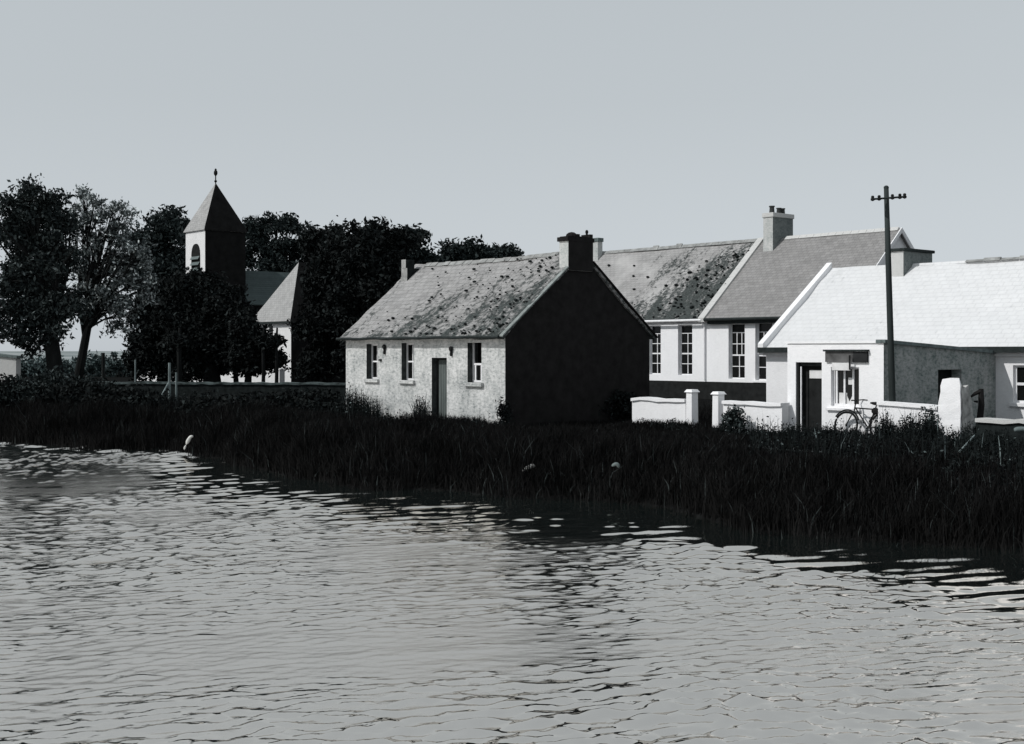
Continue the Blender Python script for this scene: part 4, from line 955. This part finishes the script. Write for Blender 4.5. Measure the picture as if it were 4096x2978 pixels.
tag(link('grass', np_mesh('grass', V, Fq), M['grass']), 'dark rank grass covering the lake bank', 'grass', kind='stuff')
# tall weeds along the cottage front, before the white walls and on the water's edge
Ps = []; Hs = []
def along(pa, pb, v0, v1, n, hm, dens=None):
    p = rn.uniform(pa, pb, n); v = rn.uniform(v0, v1, n); k = (p-CX)/F; D = v/(VX*k+VY); x = k*D
    hh = hm*rn.uniform(.35, 1.0, n)*(.45+.9*vnoise(p*.022, v*1.5, 33))
    Ps.append(np.stack([x, D, ground_z(x, D)-.03], 1)); Hs.append(hh)
CV = cot.O[0]*VX+cot.O[1]*VY
along(1385, 1475, CV-1.4, CV-.1, 330, 1.15); along(1475, 1520, CV-1.0, CV-.1, 60, 1.0); along(1655, 1730, CV-1.0, CV-.1, 170, .95)
along(1520, 1650, CV-1.2, CV-.1, 150, .55); along(1780, 2010, CV-1.3, CV-.1, 260, .5); along(1385, 2010, CV-2.2, CV-.6, 350, .5)
along(3130, 3520, 27.3, 28.5, 420, .42); along(3505, 3760, 27.4, 28.4, 620, .95); along(3750, 3900, 27.0, 28.1, 200, .55); along(2540, 2750, 27.3, 28.4, 200, .35); along(2850, 3130, 27.3, 28.4, 300, .42)
along(3000, 4200, 22, 27, 900, .75); along(1150, 1385, CV-2, CV+1.5, 250, .8); 
_p = rn.uniform(250, 1390, 1800); _D = rn.uniform(47, 53.5, 1800); _x = (_p-CX)/F*_D
Ps.append(np.stack([_x, _D, ground_z(_x, _D)-.03], 1)); Hs.append(.8*rn.uniform(.4, 1, 1800)*(.4+.9*vnoise(_x*1.2, _D*.6, 12)))
along(3880, 4250, 26.3, 28.3, 420, .6)
P = np.concatenate(Ps); Hh = np.concatenate(Hs); keep = shore_s(P[:,0], P[:,1]) > .1; P = P[keep]; Hh = Hh[keep]
V, Fq = blades(P, Hh, rn.uniform(.018,.035,len(P)), .35, rn)
# leaves and seed heads up the stems
m = 5; f_ = rn.uniform(.35, 1.0, (len(P), m)); Q = P[:,None,:]+np.stack([rn.normal(size=f_.shape)*.03, rn.normal(size=f_.shape)*.03, f_*Hh[:,None]*.95], 2)
V2, F2 = quads(Q.reshape(-1,3), .036, rn)
tag(link('weeds', np_mesh('weeds', np.concatenate([V, V2]), np.concatenate([Fq, F2+len(V)])), M['weed']), 'tall dark weeds standing against the white walls and on the bank', 'weeds', kind='stuff')
# gravel road in front of the houses
def on_ground(pts):
    return [(x, y, float(ground_z(x, y))+.03) for x, y in pts]
rd = MB(); n = 40
for i in range(n):
    q4 = []
    for (f_, vv_) in ((i/n, 24.2), ((i+1)/n, 24.2), ((i+1)/n, 26.4), (i/n, 26.4)):
        uu = -22.5+f_*30; q4.append((uu*UX+vv_*VX, uu*UY+vv_*VY))
    g4 = [(*p, max(float(ground_z(*p)), -.05)+.05) for p in q4]
    if all(p[0] > .6 for p in q4): rd.add(g4, [(0,1,2,3)])
tag(rd.build('road', M['road']), kind='structure')

# pale stones on the bank
def stone(name, label, outline, D, group='pale stones on the bank', mat='pale_stone'):
    """outline: spine pixels with half widths; a lumpy rounded stone"""
    p0 = at(outline[0][0], outline[0][1], D); o = tag(empty(name, (p0.x, p0.y, p0.z)), label, 'stone', group)
    mb = MB(); pts = [at(a, b, D)-p0 for a, b, r_ in outline]; mb.tube(pts, [c*D/F for a, b, c in outline], 10)
    me = mb.build('stone_body', M[mat], o, smooth=True); s_ = me.modifiers.new('sub', 'SUBSURF'); s_.levels = s_.render_levels = 2
stone('pale_stone', 'tall crooked pale stone leaning at the water edge on the left', [(737,1800,4),(741,1785,6),(748,1772,9),(756,1758,8),(764,1745,7),(774,1747,4)], 41.5)
stone('pale_stone', 'long pale stone slanting in the dark bank below the cottage gable', [(2090,1890,7),(2102,1880,10),(2120,1868,11),(2134,1862,9),(2140,1870,5)], 30.5)
stone('pale_stone', 'greyish stone on the bank below the garden gate', [(2446,1866,4),(2458,1858,9),(2470,1856,10),(2478,1872,6)], 29.0, mat='cap')
stone('pale_stone', 'small pale stone near the water right of the slanting one', [(2182,1914,3),(2188,1900,5),(2200,1890,5),(2207,1900,3)], 30.2, mat='cap')
stone('pale_stone', 'grey boulder at the right edge of the picture', [(4055,1722,9),(4070,1718,12),(4100,1718,12),(4130,1724,8)], 28.0, mat='cap')
a = at(3838, 1808, 26.5); b_ = at(3898, 1742, 27.5)
o = tag(empty('wooden_pole', tuple(a)), 'thin bleached pole lying slanted in the grass below the white pillar', 'pole')
MB().tube([(0,0,0), tuple((b_-a)*.5+Vector((.02,0,.02))), tuple(b_-a)], [.022,.02,.014], 6).build('shaft', M['pale_wood'], o)

# ------------------------------------------------------------------ light, sky, camera
EL = math.radians(42); sdir = Vector((-.93, -.37, 0)).normalized()*math.cos(EL)+Vector((0,0,math.sin(EL)))
sun = bpy.data.lights.new('sun', 'SUN'); sun.energy = 3.0; sun.angle = math.radians(.5); sun.color = (1,.985,.965)
so_ = bpy.data.objects.new('sun', sun); COL.objects.link(so_); so_.rotation_euler = sdir.to_track_quat('Z', 'Y').to_euler()
w = bpy.data.worlds.new('World'); S.world = w; w.use_nodes = True; nt = w.node_tree
bg = nt.nodes['Background']; sky = nt.nodes.new('ShaderNodeTexSky'); sky.sky_type = 'NISHITA'; sky.sun_disc = False
sky.sun_elevation = EL; sky.sun_rotation = math.atan2(sdir.x, sdir.y); sky.air_density = 3.2; sky.dust_density = .15; sky.ozone_density = 2.0
hs = nt.nodes.new('ShaderNodeHueSaturation'); hs.inputs['Saturation'].default_value = .07
nt.links.new(sky.outputs[0], hs.inputs['Color']); tn = nt.nodes.new('ShaderNodeMix'); tn.data_type = 'RGBA'; tn.blend_type = 'MULTIPLY'; tn.inputs[0].default_value = 1; tn.inputs[7].default_value = (2.25,2.44,2.6,1)
gm = nt.nodes.new('ShaderNodeGamma'); gm.inputs[1].default_value = .33; nt.links.new(hs.outputs[0], gm.inputs[0])
nt.links.new(gm.outputs[0], tn.inputs[6]); nt.links.new(tn.outputs[2], bg.inputs[0]); bg.inputs[1].default_value = .13
cam = bpy.data.cameras.new('camera'); co_ = bpy.data.objects.new('camera', cam); COL.objects.link(co_); S.camera = co_
cam.sensor_width = 36; cam.lens = 36*F/4096; cam.shift_y = -(2978/2-HY)/4096; cam.clip_end = 3000; cam.clip_start = .1
co_.location = (0,0,EYE); co_.rotation_euler = (math.radians(90),0,0)
S.view_settings.view_transform = 'Standard'; S.view_settings.look = 'None'; S.view_settings.exposure = 0; S.view_settings.gamma = 1
